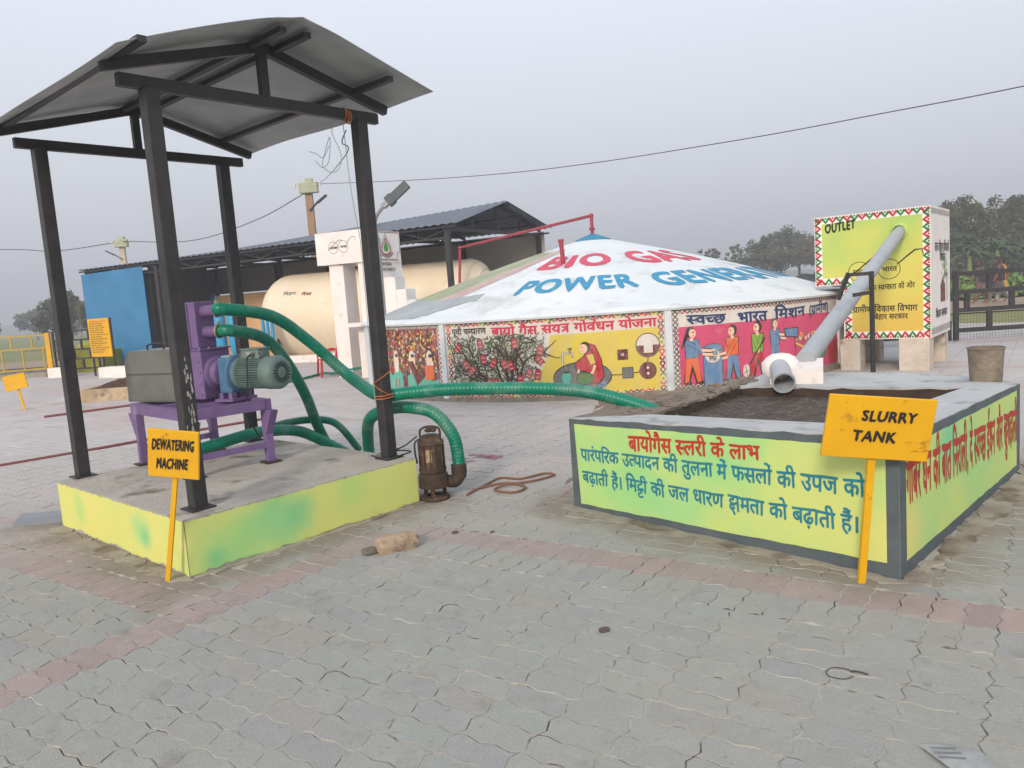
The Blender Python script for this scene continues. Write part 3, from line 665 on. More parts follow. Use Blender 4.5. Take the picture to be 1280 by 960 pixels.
MB().lathe(DC, [(DR + .0, .06), (DR + .03, .05), (DR + .07, .0), (DR + .09, -.02)], 120).build('plinth', rough_cement, dg)
def cone_fn(x, y, o):     # x = angle in degrees, y = radius
    a = R(x); return V(DC.x + math.cos(a) * y, DC.y + math.sin(a) * y, conz(y) + o * 1.0)
class Polar(Canvas): pass
def subdiv_build(cv, name, fn, stepx, stepy, base):
    """cut in both directions so that flat shapes follow the curved roof"""
    new = []
    for m, l, vs, fs in cv.items:
        ys = [p[1] for p in vs]
        if max(ys) - min(ys) > stepy:
            bm = bmesh.new(); bv = [bm.verts.new((a, b, 0)) for a, b in vs]
            for f in fs:
                try: bm.faces.new([bv[k] for k in f])
                except ValueError: pass
            k = math.ceil(min(ys) / stepy) * stepy
            while k < max(ys):
                bmesh.ops.bisect_plane(bm, geom=list(bm.verts) + list(bm.edges) + list(bm.faces), plane_co=(0, k, 0), plane_no=(0, 1, 0)); k += stepy
            bm.verts.index_update(); vs = [(v.co.x, v.co.y) for v in bm.verts]; fs = [tuple(v.index for v in f.verts) for f in bm.faces]; bm.free()
        new.append((m, l, vs, fs))
    cv.items = new; return cv.build(name, dg, fn, step=stepx, base=base)
cv = Canvas()
def ptext(body, a0, a1, r0, r1, m, bold, lean=0):
    # word laid along an arc: letters get narrower towards the apex
    n0 = len(cv.items); cv.text(m, 1, body, a0, 0, a1, 0, 1, bold, latin=True)
    for k in range(n0, len(cv.items)):
        mm, l, vs, fs = cv.items[k]; cv.items[k] = (mm, l, [(x + lean * y, r0 + (r1 - r0) * y) for x, y in vs], fs)
ptext('BIO', -122, -88, 2.38, 1.62, pinkred_txt, .045); ptext('GAS', -80, -44, 2.42, 1.62, pinkred_txt, .045)
ptext('POWER', -118, -86, 3.62, 3.0, blue_txt, .045); ptext('GENERATION', -81, -14, 3.66, 3.02, blue_txt, .045)
subdiv_build(cv, 'roof_lettering', cone_fn, 3, .12, .006)
cv = Canvas()
gpatch = mat('grey_undercoat', '#8c9396', .85, c2='#a9afb0', scale=2, amt=.4); gr2 = mat('old_green_coat', '#8d9678', .85, c2='#a5a892', scale=2)
pk2 = mat('pinkish_coat', '#a98f8a', .85, c2='#bba6a0', scale=3)
def blotch(m, l, pts, n=6, amp=.05):
    out = []
    for i in range(len(pts)):
        a, b = pts[i], pts[(i + 1) % len(pts)]
        for k in range(n): t = k / n; out.append((a[0] + (b[0] - a[0]) * t + random.uniform(-amp, amp) * 12, a[1] + (b[1] - a[1]) * t + random.uniform(-amp, amp)))
    cv.poly(m, l, out)
blotch(gr2, 0, [(-176, 1.0), (-176, 3.7), (-143, 3.7), (-134, 1.2)], amp=.02)
blotch(pk2, 1, [(-146, 3.95), (-138, 3.9), (-124, 1.1), (-134, 1.0)], amp=.02)
blotch(gpatch, 2, [(-168, 4.45), (-139, 4.42), (-127.5, 3.75), (-128, 3.45), (-141, 3.62), (-168, 3.55)], 8, .04)
subdiv_build(cv, 'old_paint_patches', cone_fn, 2, .1, .004)
MB().lathe(DC, [(.36, conz(.36) + .004), (.34, conz(.36) + .03), (.12, conz(0) + .05), (.06, conz(0) + .07), (0, conz(0) + .07)], 30).build('blue_cap', mat('blue_cap_paint', '#2f7d9c', .6), dg, smooth=30)
# ---- murals
def wall_fn(a0): return lambda x, y, o: V(DC.x + math.cos(R(a0) + x / DR) * (DR + o), DC.y + math.sin(R(a0) + x / DR) * (DR + o), y)
mw = mat('mural_white', '#dcd4cc', .8, c2='#d2c9c0', scale=5); my = mat('mural_yellow', '#d9c350', .8, c2='#d2bb4a', scale=3); mpk = mat('mural_pink', '#cf5476', .8, c2='#c24c6a', scale=3, c3='#d98698', s3=2, a3=(.6, .75))
mk = mat('mural_black', '#2c2926', .8); mg = mat('mural_green', '#4f7d4c', .8); mr = mat('mural_red', '#b5303a', .8); mbr = mat('mural_brown', '#6a2a2c', .8); mgy = mat('mural_grey', '#6b6a6a', .8)
mt = mat('mural_teal', '#52ab98', .8); mor = mat('mural_orange', '#e0642c', .8); mbl = mat('mural_blue', '#5b82a8', .8); msk = mat('mural_skin', '#f0c3a4', .8); ml = mat('mural_lime', '#7fa83a', .8); mol = mat('mural_olive', '#6f7a44', .8)
def xborder(cv, x0, y0, x1, y1, s, cols, l=1, wd=.012, bg=mw):
    cv.rect(bg, l, min(x0, x1), min(y0, y1), max(x0, x1), max(y0, y1)); hor = abs(x1 - x0) > abs(y1 - y0); Ln = abs(x1 - x0) if hor else abs(y1 - y0); n = max(1, round(Ln / s)); q = Ln / n
    for k in range(n):
        if hor: a, b, c_, d = x0 + k * q, y0, x0 + (k + 1) * q, y1
        else: a, b, c_, d = x0, y0 + k * q, x1, y0 + (k + 1) * q
        cm = cols[k % len(cols)]
        cv.line(cm, l + 1, [(a, b), (c_, d)], wd); cv.line(cm, l + 1.4, [(a, d), (c_, b)], wd)
        cv.circle(cols[(k + 1) % len(cols)], l + 1.8, (a + c_) / 2, (b + d) / 2, abs(d - b) * .22 if hor else abs(c_ - a) * .22, n=5)
def petal(cv, m, l, x, y, ln, wd, ang):
    c, s = math.cos(ang), math.sin(ang); P = [(0, 0), (ln * .4, wd), (ln, 0), (ln * .4, -wd)]
    cv.poly(m, l, [(x + a * c - b * s, y + a * s + b * c) for a, b in P])
def person2d(cv, x, y0, h, top, bottom, hair=mk, l=6, face=1, arms=((.12, .45), (.14, .4)), legs=.07, long=False, skirt=False):
    u = h / 7.5
    cv.line(mk, l - .4, [(x - .01, y0 + 3.6 * u), (x - legs, y0 + .1 * u)], u * 1.0); cv.line(mk, l - .4, [(x + .01, y0 + 3.6 * u), (x + legs, y0 + .1 * u)], u * 1.0)
    cv.line(bottom, l, [(x - u * .25, y0 + 3.7 * u), (x - legs * 1.0, y0 + .2 * u)], [u * 1.0, u * .55]); cv.line(bottom, l + .2, [(x + u * .25, y0 + 3.7 * u), (x + legs, y0 + .2 * u)], [u * 1.0, u * .55])
    for sx in (-1, 1): cv.circle(mk, l + .3, x + sx * legs + face * u * .3, y0 + .1 * u, u * .5, u * .22, 8)
    cv.poly(mk, l + .4, [(x - u * .95, y0 + 3.5 * u), (x + u * .95, y0 + 3.5 * u), (x + u * 1.05, y0 + 6.05 * u), (x - u * 1.05, y0 + 6.05 * u)])
    cv.poly(top, l + .6, [(x - u * .85, y0 + 3.55 * u), (x + u * .85, y0 + 3.55 * u), (x + u * .95, y0 + 5.95 * u), (x - u * .95, y0 + 5.95 * u)])
    for k, (ax_, ay) in enumerate(arms):
        cv.line(mk, l + .8, [(x + (k * 2 - 1) * u * .6, y0 + 5.6 * u), (x + ax_ * .55, y0 + ay * h * 1.04), (x + ax_, y0 + ay * h)], u * .62)
        cv.line(top, l + 1, [(x + (k * 2 - 1) * u * .6, y0 + 5.6 * u), (x + ax_ * .55, y0 + ay * h * 1.04)], u * .48); cv.line(msk, l + 1.2, [(x + ax_ * .5, y0 + ay * h * 1.04), (x + ax_, y0 + ay * h)], u * .36)
    cv.line(msk, l + 1, [(x, y0 + 5.8 * u), (x, y0 + 6.4 * u)], u * .5)
    cv.circle(hair, l + 1.2, x - face * u * .12, y0 + 6.95 * u, u * .68, u * .78); cv.circle(msk, l + 1.4, x + face * u * .15, y0 + 6.8 * u, u * .5, u * .6)
    cv.line(mk, l + 1.6, [(x + face * u * .1, y0 + 6.95 * u), (x + face * u * .45, y0 + 6.95 * u)], u * .14); cv.line(mr, l + 1.6, [(x + face * u * .12, y0 + 6.45 * u), (x + face * u * .4, y0 + 6.47 * u)], u * .08)
    if long: cv.line(hair, l + 1.8, [(x - face * u * .5, y0 + 7.1 * u), (x - face * u * 1.0, y0 + 5.8 * u), (x - face * u * 1.4, y0 + 4.9 * u)], [u * .5, u * .35, u * .12])
for m_ in (mk, mg, mr, mbr, mgy, mt, mor, mbl, msk, ml, mol, mw, my):
    b_ = m_.node_tree.nodes['Principled BSDF']; n_ = m_.node_tree; i_ = b_.inputs['Base Color']
    x_ = n_.nodes.new('ShaderNodeTexNoise'); x_.inputs['Scale'].default_value = 9; x_.inputs['Detail'].default_value = 9; x_.inputs['Roughness'].default_value = .7
    g_n = n_.nodes.new('ShaderNodeNewGeometry'); mp_n = n_.nodes.new('ShaderNodeMapping'); mp_n.inputs['Scale'].default_value = (1, 1, .35); n_.links.new(g_n.outputs['Position'], mp_n.inputs[0]); n_.links.new(mp_n.outputs[0], x_.inputs['Vector'])
    r_n = n_.nodes.new('ShaderNodeMapRange'); r_n.inputs[1].default_value = .42; r_n.inputs[2].default_value = .72; r_n.inputs[4].default_value = .42; n_.links.new(x_.outputs[0], r_n.inputs[0])
    q_n = n_.nodes.new('ShaderNodeMix'); q_n.data_type = 'RGBA'; n_.links.new(r_n.outputs[0], q_n.inputs[0]); q_n.inputs[7].default_value = lin('#b8aea2')
    if i_.links: n_.links.new(i_.links[0].from_socket, q_n.inputs[6])
    else: q_n.inputs[6].default_value = i_.default_value
    n_.links.new(q_n.outputs[2], i_); bp_n = n_.nodes.new('ShaderNodeBump'); bp_n.inputs['Strength'].default_value = .4; bp_n.inputs['Distance'].default_value = .01; n_.links.new(x_.outputs[0], bp_n.inputs['Height']); n_.links.new(bp_n.outputs[0], b_.inputs['Normal'])
rng = random.Random(3); mbk = mat('mural_bark', '#4a3530', .8)
# panel with the tree and the woman at the tap
A0 = -126.6; W2 = R(41.6) * DR; cv = Canvas(); cv.rect(mw, 0, 0, .03, W2, 1.2)
bc = [mr, my, mg, mr, mk, mor]
xborder(cv, 0, 1.135, W2, 1.195, .085, bc, wd=.022); xborder(cv, 0, .03, W2, .09, .085, bc, wd=.022); xborder(cv, 0, .09, .07, 1.135, .085, bc, wd=.022); xborder(cv, W2 - .075, .09, W2, 1.135, .085, bc, wd=.022)
def pc(x, y):
    f = (x - 340) / 875; yt = 112 - 62 * f; h = 293 + 47 * f; return (f * 1.04 - .04 * f * f) * W2, 1.19 - 1.14 * (y - yt) / h
cv.poly(my, 1, [pc(690, 372), pc(700, 330), pc(735, 300), pc(775, 215), pc(780, 150), pc(1196, 120), (W2 - .075, .09), (pc(690, 372)[0], .09)])
cv.text(mk, 3, 'पूर्वी चम्पारण', pc(368, 0)[0], 1.095, pc(524, 0)[0], 1.10, .085, .03)
cv.text(crim_txt, 3, 'बायो गैस संयत्र गोर्वधन योजना', pc(548, 0)[0], 1.09, pc(1188, 0)[0], 1.09, .115, .035)
def limb(p, ang, ln, wd, dep):
    pts = [p]; 
    for k in range(4):
        ang += rng.uniform(-.28, .28); q = (pts[-1][0] + math.cos(ang) * ln / 4, pts[-1][1] + math.sin(ang) * ln / 4); pts.append((q[0], min(.98, max(.1, q[1]))))
    cv.line(mbk, 4.0, pts, [wd * (1 - .12 * k) for k in range(5)])
    for q in pts[1:]:
        for _ in range(7):
            qx, qy = q[0] + rng.gauss(0, .05), q[1] + rng.gauss(0, .05)
            if .08 < qx < 1.62 and .1 < qy < .98: petal(cv, rng.choice([mk, mk, mol, mg, mw]), 3 + rng.random(), qx, qy, rng.uniform(.04, .08), .011, rng.uniform(0, 6.3))
    if dep:
        for s in (-1, 1, .3): limb(pts[-1 if s != .3 else 2], ang + s * rng.uniform(.4, .9), ln * .72, wd * .6, dep - 1)
for a, ln in ((2.9, .9), (2.5, .9), (1.9, .7), (1.2, .7), (.5, .8), (1.57, .6)): limb((1.02, .16), a, ln * .62, .05, 2)
for _ in range(1300):
    x, y = rng.uniform(.09, 1.62), rng.uniform(.1, .95)
    if x > 1.3 and y < .9 - (1.65 - x) * 0 and x - 1.3 > y * .42: continue
    petal(cv, rng.choice([mk, mk, mol, mg, mgy]), 2.6 + rng.random(), x, y, rng.uniform(.04, .075), .01, rng.uniform(0, 6.3))
for bx, by in ((495, 190), (640, 185), (390, 210), (505, 250), (545, 265), (595, 270), (740, 212), (735, 250), (620, 275), (450, 295), (690, 305), (655, 330), (525, 345), (555, 345), (425, 275), (725, 310)):
    x, y = pc(bx, by); a = rng.uniform(.6, 2.4)
    c_, s_ = math.cos(a), math.sin(a); bird = lambda q: [(x + (u * c_ - v * s_) * q, y + (u * s_ + v * c_) * q) for u, v in ((-.07, -.045), (.06, -.04), (.09, 0), (.06, .045), (-.07, .04), (-.05, 0))]; cv.poly(mk, 5.6, bird(1.15)); cv.poly(mr, 6.0, bird(1)); cv.line(mw, 6.4, [(x - .03 * c_ + .03 * s_, y - .03 * s_ - .03 * c_), (x - .03 * c_ - .03 * s_, y - .03 * s_ + .03 * c_)], .008); cv.line(mw, 6.4, [(x + .03 * c_ + .03 * s_, y + .03 * s_ - .03 * c_), (x + .03 * c_ - .03 * s_, y + .03 * s_ + .03 * c_)], .008)
# yellow half
X = lambda x, y: pc(x, y)
x, y = X(895, 320); cv.circle(mk, 4, x, y, .425, .225, 24); cv.circle(mgy, 4.3, x, y, .41, .21, 24)
for (bx, by, s_, m_) in ((1052, 232, .075, mbr), (1068, 308, .08, mgy)):
    x, y = X(bx, by); cv.rect(mk, 4, x - s_, y - s_, x + s_, y + s_); cv.rect(m_, 4.3, x - s_ * .88, y - s_ * .88, x + s_ * .88, y + s_ * .88)
x, y = X(1052, 232); cv.circle(mw, 5, x, y, .022); cv.circle(mk, 5.3, x, y, .01)
x, y = X(1146, 302); cv.circle(mk, 4, x, y, .125, n=20); cv.circle(mbr, 4.3, x, y, .115, n=20); cv.circle(mw, 5, x, y + .04, .02); cv.circle(mw, 5, x, y - .04, .02)
x, y = X(1150, 195); cv.circle(mk, 4, x, y, .175, n=24); cv.circle(mw, 4.3, x, y, .162, n=24)
cv.poly(mbr, 4.6, [(x + .16 * math.cos(a), y + .16 * math.sin(a)) for a in [math.pi + k * math.pi / 12 for k in range(13)]]); cv.rect(mw, 4.9, x - .06, y - .11, x + .07, y + .08)
cv.line(mk, 4, [X(1005, 315), X(1045, 315)], .014); cv.line(mk, 4, [X(1090, 310), X(1115, 306)], .014); cv.line(mk, 4, [X(1150, 240), X(1146, 268)], .014)
cv.line(mk, 4.6, [X(824, 272), X(824, 222), X(862, 222), X(862, 238)], .03); cv.line(mw, 4.9, [X(824, 272), X(824, 222), X(862, 222), X(862, 236)], .018); cv.line(mk, 5, [X(853, 222), X(853, 205)], .02); cv.line(mk, 5, [X(845, 205), X(862, 204)], .02)
x, y = X(835, 322); cv.circle(mt, 5, x, y, .07, .09); cv.circle(mk, 5.3, x, y + .08, .05, .015)
x, y = X(905, 325); cv.circle(mk, 6.6, x, y, .125, .095, 16); cv.circle(mg, 6.9, x, y, .115, .085, 16); cv.circle(mol, 7.1, x, y + .03, .08, .035)
x, y = X(968, 352); cv.rect(mbl, 5, x - .06, y - .04, x + .06, y + .04); cv.rect(mk, 5.2, x - .045, y - .012, x + .045, y - .004)
# the seated woman in a red sari
cv.poly(mk, 5.4, [X(868, 262), X(905, 232), X(922, 180), X(950, 190), X(972, 245), X(980, 320), X(958, 352), X(925, 345), X(915, 305), X(872, 292)])
cv.poly(mr, 5.8, [X(872, 262), X(908, 236), X(926, 182), X(947, 192), X(968, 247), X(976, 318), X(955, 348), X(930, 340), X(922, 300), X(876, 288)])
cv.poly(my, 6, [X(915, 232), X(940, 225), X(950, 262), X(930, 270)]); cv.line(mk, 6.1, [X(926, 196), X(940, 225), X(958, 300)], .008)
x, y = X(906, 203); cv.circle(mk, 6, x + .02, y + .01, .075, .085); cv.circle(msk, 6.3, x - .005, y - .005, .06, .068); cv.line(mk, 6.6, [(x - .05, y + .01), (x - .01, y + .012)], .01); cv.line(mr, 6.6, [(x - .045, y - .035), (x - .015, y - .033)], .008)
cv.line(msk, 6.6, [X(946, 272), X(936, 300), X(918, 318)], .035); cv.line(msk, 6.6, [X(884, 288), X(880, 304)], .03)
cv.build('mural_panel', dg, wall_fn(A0), step=.12, base=.003, label='mural panel with a dark leafy tree and a woman in a red sari at a tap')
# panel with the women under the leaves
A1 = -158.6; W1 = R(30.4) * DR; cv = Canvas(); cv.rect(mw, 0, 0, .03, W1, 1.2); xborder(cv, 0, 1.13, W1, 1.19, .07, [mk, mgy]); xborder(cv, W1 - .08, .05, W1, 1.13, .07, [mk, mr]); xborder(cv, .0, .05, .12, 1.13, .07, [mk, mgy])
cv.rect(mbr, .6, .12, .3, W1 - .08, 1.13)
for _ in range(900):
    x, y = rng.uniform(.12, W1 - .1), rng.uniform(.42, 1.12); petal(cv, rng.choice([mr, mr, mor, mg, mol, my, mw, mbr, mk]), 2 + rng.random() * 1.2, x, y, rng.uniform(.05, .09), .016, rng.uniform(0, 6.3))
cv.poly(mt, 4, [(.12, .05), (W1 - .08, .05), (W1 - .08, .34), (W1 - .25, .3), (W1 - .35, .42), (W1 - .5, .3), (W1 - .75, .42), (W1 - .95, .34), (W1 - 1.15, .5), (W1 - 1.35, .36), (W1 - 1.6, .5), (.5, .32), (.12, .4)])
for x in (W1 - .28, W1 - .72, W1 - 1.2, W1 - 1.7):
    cv.circle(mw, 4.6, x, .6, .085, .19, 12); cv.circle(msk, 5, x + .02, .64, .05, .07); cv.circle(mk, 5.2, x + .02, .7, .045, .03)
cv.rect(mor, 5.2, W1 - .4, .32, W1 - .2, .55); cv.poly(mbr, 5.2, [(W1 - .84, .6), (W1 - .7, .62), (W1 - .5, .3), (W1 - .62, .22)]); cv.rect(mbr, 5.2, W1 - 1.02, .06, W1 - .88, .38); cv.circle(mgy, 5.5, W1 - .95, .42, .06, .07); cv.circle(mk, 5.8, W1 - .95, .43, .02)
for x in (W1 - 1.25, W1 - 1.15): cv.line(mr, 5.4, [(x, .08), (x, .32)], .03)
cv.line(mk, 5.6, [(W1 - .36, .84), (W1 - .22, .78), (W1 - .2, .62)], .03)
cv.build('mural_panel', dg, wall_fn(A1), step=.12, base=.003, label='mural panel of women in teal under red and green leaves')
# panel with people sorting waste on pink
A3 = -83.3; W3 = R(44.5) * DR; cv = Canvas(); cv.rect(mw, 0, 0, .03, W3, 1.21)
xborder(cv, 0, 1.12, W3, 1.19, .075, [mk, mgy, mr], wd=.018); xborder(cv, 0, .05, .08, 1.12, .075, [mk, mgy], wd=.018); xborder(cv, .08, .03, W3, .09, .075, [mk, mgy], wd=.018)
XS = [75, 205, 348, 486, 624, 768, 921, 1075, 1180]; AS = [-84, -80.6, -76.3, -71.9, -67.2, -61.8, -55, -46, -38.8]
def p3(x, y):
    for i in range(8):
        if x <= XS[i + 1] or i == 7: a = AS[i] + (AS[i + 1] - AS[i]) * (x - XS[i]) / (XS[i + 1] - XS[i]); break
    f = (x - 75) / 1105; yt = 122 - 112 * f; h = 540 - 80 * f; return R(a - A3) * DR, 1.19 - 1.14 * (y - yt) / h
cv.poly(mpk, 1, [(.08, .09)] + [p3(112, 240), p3(450, 200), p3(740, 165), p3(960, 130), p3(1190, 125)] + [(W3, .09)])
cv.text(navy_txt, 3, 'स्वच्छ', *p3(200, 158), *p3(446, 140), .125, .035); cv.text(navy_txt, 3, 'भारत', *p3(522, 132), *p3(712, 115), .14, .035)
cv.text(navy_txt, 3, 'मिशन', *p3(764, 108), *p3(950, 85), .14, .035); cv.text(navy_txt, 3, '(ग्रामीण)', *p3(975, 85), *p3(1108, 62), .13, .03)
def P3p(x, yfoot, ytop, *a, **k):
    bx, by = p3(x, yfoot); _, ty = p3(x, ytop); person2d(cv, bx, by, ty - by, *a, **k)
P3p(225, 612, 240, mbl, mor, arms=((.30, .57), (.32, .5)), legs=.10, long=True)
P3p(485, 568, 218, mor, mbl, arms=((-.22, .5), (-.18, .42)), face=-1, legs=.09)
P3p(645, 550, 190, ml, mr, arms=((.02, .46), (.03, .5)), legs=.13, face=-1)
P3p(758, 478, 170, mbl, mbl, arms=((.2, .66), (.24, .58)), legs=.08)
x, y = p3(358, 480); cv.poly(mk, 4.6, [(x - .16, y - .36), (x + .15, y - .36), (x + .16, y + .25), (x - .15, y + .25)]); cv.poly(mbl, 5, [(x - .15, y - .35), (x + .14, y - .35), (x + .15, y + .24), (x - .14, y + .24)]); cv.circle(mk, 5.3, x, y + .25, .155, .07); cv.circle(mbl, 5.5, x, y + .25, .145, .06)
cv.circle(mw, 5.6, x, y + .14, .12, .1); cv.text(mk, 6, 'USE', x - .08, y + .15, x + .08, y + .155, .06, .04, latin=True); cv.text(mk, 6, 'ME', x - .06, y + .07, x + .06, y + .075, .06, .04, latin=True)
x, y = p3(645, 380); cv.line(mk, 9, [p3(692, 285), p3(590, 460)], .022); cv.circle(mw, 9, *p3(566, 505), .06, .1, 9); cv.line(mk, 9.3, [p3(560, 470), p3(575, 540)], .012); cv.line(mk, 9.3, [p3(550, 520), p3(585, 500)], .012)
cv.poly(mk, 4.5, [p3(815, 225), p3(912, 215), p3(905, 285), p3(822, 280)]); cv.poly(mbl, 4.9, [p3(820, 232), p3(905, 222), p3(900, 278), p3(828, 273)])
cv.line(my, 5, [p3(890, 300), p3(1000, 250), p3(1040, 250)], .03); cv.line(my, 5.2, [p3(890, 320), p3(960, 360), p3(1040, 330)], .03); cv.line(mk, 5.4, [p3(885, 285), p3(890, 400)], .02)
for _ in range(40):
    x, y = p3(rng.uniform(905, 1035), rng.uniform(260, 320)); cv.circle(rng.choice([mr, mpk, mgy, mor, mw]), 5.6 + rng.random(), x, y, .03, n=6)
cv.poly(mg, 5, [p3(930, 370), p3(1090, 310), p3(1085, 400), p3(985, 450), p3(925, 410)]); cv.poly(mr, 4, [p3(1100, 320), p3(1180, 300), p3(1180, 440), p3(1105, 455)])
cv.build('mural_panel', dg, wall_fn(A3), step=.12, base=.003, label='pink mural panel of people sorting waste round a blue bin')
for a in (-127.6, -84.2, -38.2):
    p = V(DC.x + math.cos(R(a)) * (DR + .012), DC.y + math.sin(R(a)) * (DR + .012), 0); t = V(-math.sin(R(a)), math.cos(R(a)), 0)
    MB().post(p, p + V(0, 0, HW), .10, .05, t, bev=.006).build('pilaster', dome_m, dg)
# red gas pipe over the digester
gp = thing('gas_pipe', 'dark red gas pipe running from the digester top down to the shed', 'pipe', (DC.x, DC.y, 2.6))
MB().tube([(1.8, 15.6, 2.6), (1.8, 15.6, 3.02)], .035, 10).build('riser', red_pipe, gp)
MB().tube([(1.8, 15.6, 3.0), (-1.06, 19.8, 2.83)], .032, 10).build('run', red_pipe, gp)
MB().tube([(-1.06, 19.8, 2.86), (-1.16, 19.8, 1.7)], .035, 10).build('drop', red_pipe, gp)
for p in ((1.8, 15.6, 3.0), (-1.06, 19.8, 2.83)): MB().blob(p, .05, seg=8).build('elbow', red_pipe, gp, smooth=True)
MB().tube([(1.8, 15.6, 2.72), (1.8, 15.6, 2.76)], .06, 12).build('flange', red_pipe, gp)
MB().tube(smoothpath([(-1.16, 19.8, 1.75), (-.98, 19.78, 1.74), (-.8, 19.75, 1.55), (-.75, 19.7, 1.3)]), .025, 7).build('hose_end', hose_m, gp)
tag(MB().tube([(1.05, 13.62, 1.85), (1.02, 13.62, 2.42)], .04, 10).tube([(1.02, 13.62, 2.40), (1.02, 13.62, 2.45)], .052, 10).build('vent_pipe', red_pipe), 'short red pipe stub standing up from the white conical roof beside the letter B', 'pipe')
# ================================================================ outlet box on legs
OA, OB, OC_ = V(4.97, 12.5, 0), V(6.25, 11.45, 0), V(7.24, 12.7, 0)
ob = thing('outlet_box', 'yellow and white outlet chamber on concrete legs with red and green border', 'tank', (6.1, 12.4, 0))
dF = (OB - OA).normalized(); nF = V(dF.y, -dF.x, 0); dS = (OC_ - OB).normalized(); LF = (OB - OA).length; LS = (OC_ - OB).length
# L-shaped chamber: outline in the front plane, pulled back along the side
prof_ = [(0, 1.34), (.42, 1.34), (.42, .48), (LF, .48), (LF, 2.42), (0, 2.42)]
mb = MB(); fr = [OA + dF * a + V(0, 0, z) for a, z in prof_]; bkp = [p + dS * LS for p in fr]; n = 6
mb.add(fr + bkp, [tuple(range(6)), tuple(range(6, 12))[::-1]] + [(i, i + 6, (i + 1) % 6 + 6, (i + 1) % 6) for i in range(6)])
mb.build('chamber', white_wall, ob)
for i, (a, b, w1, w2) in enumerate(((1.42, .14, .42, .3), (.5, .16, .3, .3), (1.42, 1.4, .42, .3), (.5, 1.4, .3, .3))):
    p = OA + dF * a + dS * b; MB().post(p + V(0, 0, -.02), p + V(0, 0, .482), w1, w2, dF, bev=.01).build('leg', mat('leg_concrete', '#cbc2b6', .9, c2='#b9ad9e', scale=4, bump=.5, bscale=20, c3='#7d6f60', s3=5), ob)
def grad_mat(name, top, mid, bot, z0, z1):
    m = bpy.data.materials.new(name); m.use_nodes = True; n = m.node_tree; b = n.nodes['Principled BSDF']; b.inputs['Roughness'].default_value = .75
    g = n.nodes.new('ShaderNodeNewGeometry'); s = n.nodes.new('ShaderNodeSeparateXYZ'); n.links.new(g.outputs['Position'], s.inputs[0]); x = n.nodes.new('ShaderNodeTexNoise'); x.inputs['Scale'].default_value = 1.5; n.links.new(g.outputs['Position'], x.inputs['Vector'])
    a = n.nodes.new('ShaderNodeMath'); a.operation = 'MULTIPLY_ADD'; n.links.new(x.outputs[0], a.inputs[0]); a.inputs[1].default_value = 1.6; n.links.new(s.outputs['Z'], a.inputs[2])
    r = n.nodes.new('ShaderNodeMapRange'); r.inputs[1].default_value = z0 + .8; r.inputs[2].default_value = z1 + .8; n.links.new(a.outputs[0], r.inputs[0])
    c = n.nodes.new('ShaderNodeValToRGB'); n.links.new(r.outputs[0], c.inputs[0]); c.color_ramp.elements[0].color = lin(bot); c.color_ramp.elements[1].color = lin(top); e = c.color_ramp.elements.new(.55); e.color = lin(mid)
    n.links.new(c.outputs[0], b.inputs['Base Color']); return m
obp = grad_mat('two_tone_green_yellow_paint', '#a3bd62', '#cbc65e', '#cfae4c', .5, 2.4)
f = face_map(OA, OB); cv = Canvas(); rr, gg = mat('border_red', '#b5333f', .8), mat('border_green', '#2f7a4a', .8)
cv.poly(mat('border_white', '#e2dfd8', .8), 0, [(.005, 1.345), (.43, 1.345), (.43, .49), (LF - .005, .49), (LF - .005, 2.41), (.005, 2.41)])
cv.poly(obp, 1, [(.115, 1.46), (.545, 1.46), (.545, .60), (LF - .105, .60), (LF - .105, 2.31), (.115, 2.31)])
def zig(pts0, pts1, n):
    """zigzag between two parallel edges, red and green in turn"""
    (ax_, ay), (bx, by) = pts0; (cx, cy), (dx, dy) = pts1
    for k in range(n):
        a = k / n; m_ = (k + .5) / n; b = (k + 1) / n; c = (rr, gg)[k % 2]
        P = lambda t, s: (ax_ + (bx - ax_) * t, ay + (by - ay) * t) if s == 0 else (cx + (dx - cx) * t, cy + (dy - cy) * t)
        cv.line(c, 2, [P(a, 0), P(a * .55 + m_ * .45, .0) if False else P(a, 0), P(m_, 1), P(b, 0)][1:], .042); q = P(m_, 0); cv.circle(c, 2.3, q[0] * .9 + P(m_, 1)[0] * .1, q[1] * .9 + P(m_, 1)[1] * .1, .016, n=6)
g_ = .015
zig(((g_, 2.40), (LF - g_, 2.40)), ((g_, 2.33), (LF - g_, 2.33)), 15)
zig(((g_, 1.36), (g_, 2.40)), ((.095, 1.36), (.095, 2.40)), 10)
zig(((LF - g_, .5), (LF - g_, 2.38)), ((LF - .09, .5), (LF - .09, 2.38)), 18)
zig(((.44, .5), (LF - .1, .5)), ((.44, .58), (LF - .1, .58)), 11)
zig(((.445, .52), (.445, 1.4)), ((.53, .52), (.53, 1.4)), 8)
zig(((.03, 1.36), (.5, 1.36)), ((.03, 1.44), (.5, 1.44)), 4)
cv.text(black_flat, 2, 'OUTLET', .165, 2.165, .62, 2.20, .135, .06, latin=True)
gc1, gc2 = (.66, 1.53), (1.09, 1.54)
for c_ in (gc1, gc2): cv.ring(black_flat, 2, c_[0], c_[1], .155, .01, 26, .15)
cv.line(black_flat, 2, [(.815, 1.54), (.935, 1.55)], .01); cv.line(black_flat, 2, [(.815, 1.515), (.935, 1.522)], .01)
cv.line(black_flat, 2.3, [(.5, 1.44), (.7, 1.60), (.95, 1.80), (1.06, 1.86), (1.09, 1.80)], [.016, .02, .022, .018, .012])
cv.line(black_flat, 2.3, [(1.2, 1.60), (1.32, 1.70), (1.45, 1.80), (1.54, 1.80), (1.56, 1.72)], [.016, .022, .024, .018, .012])
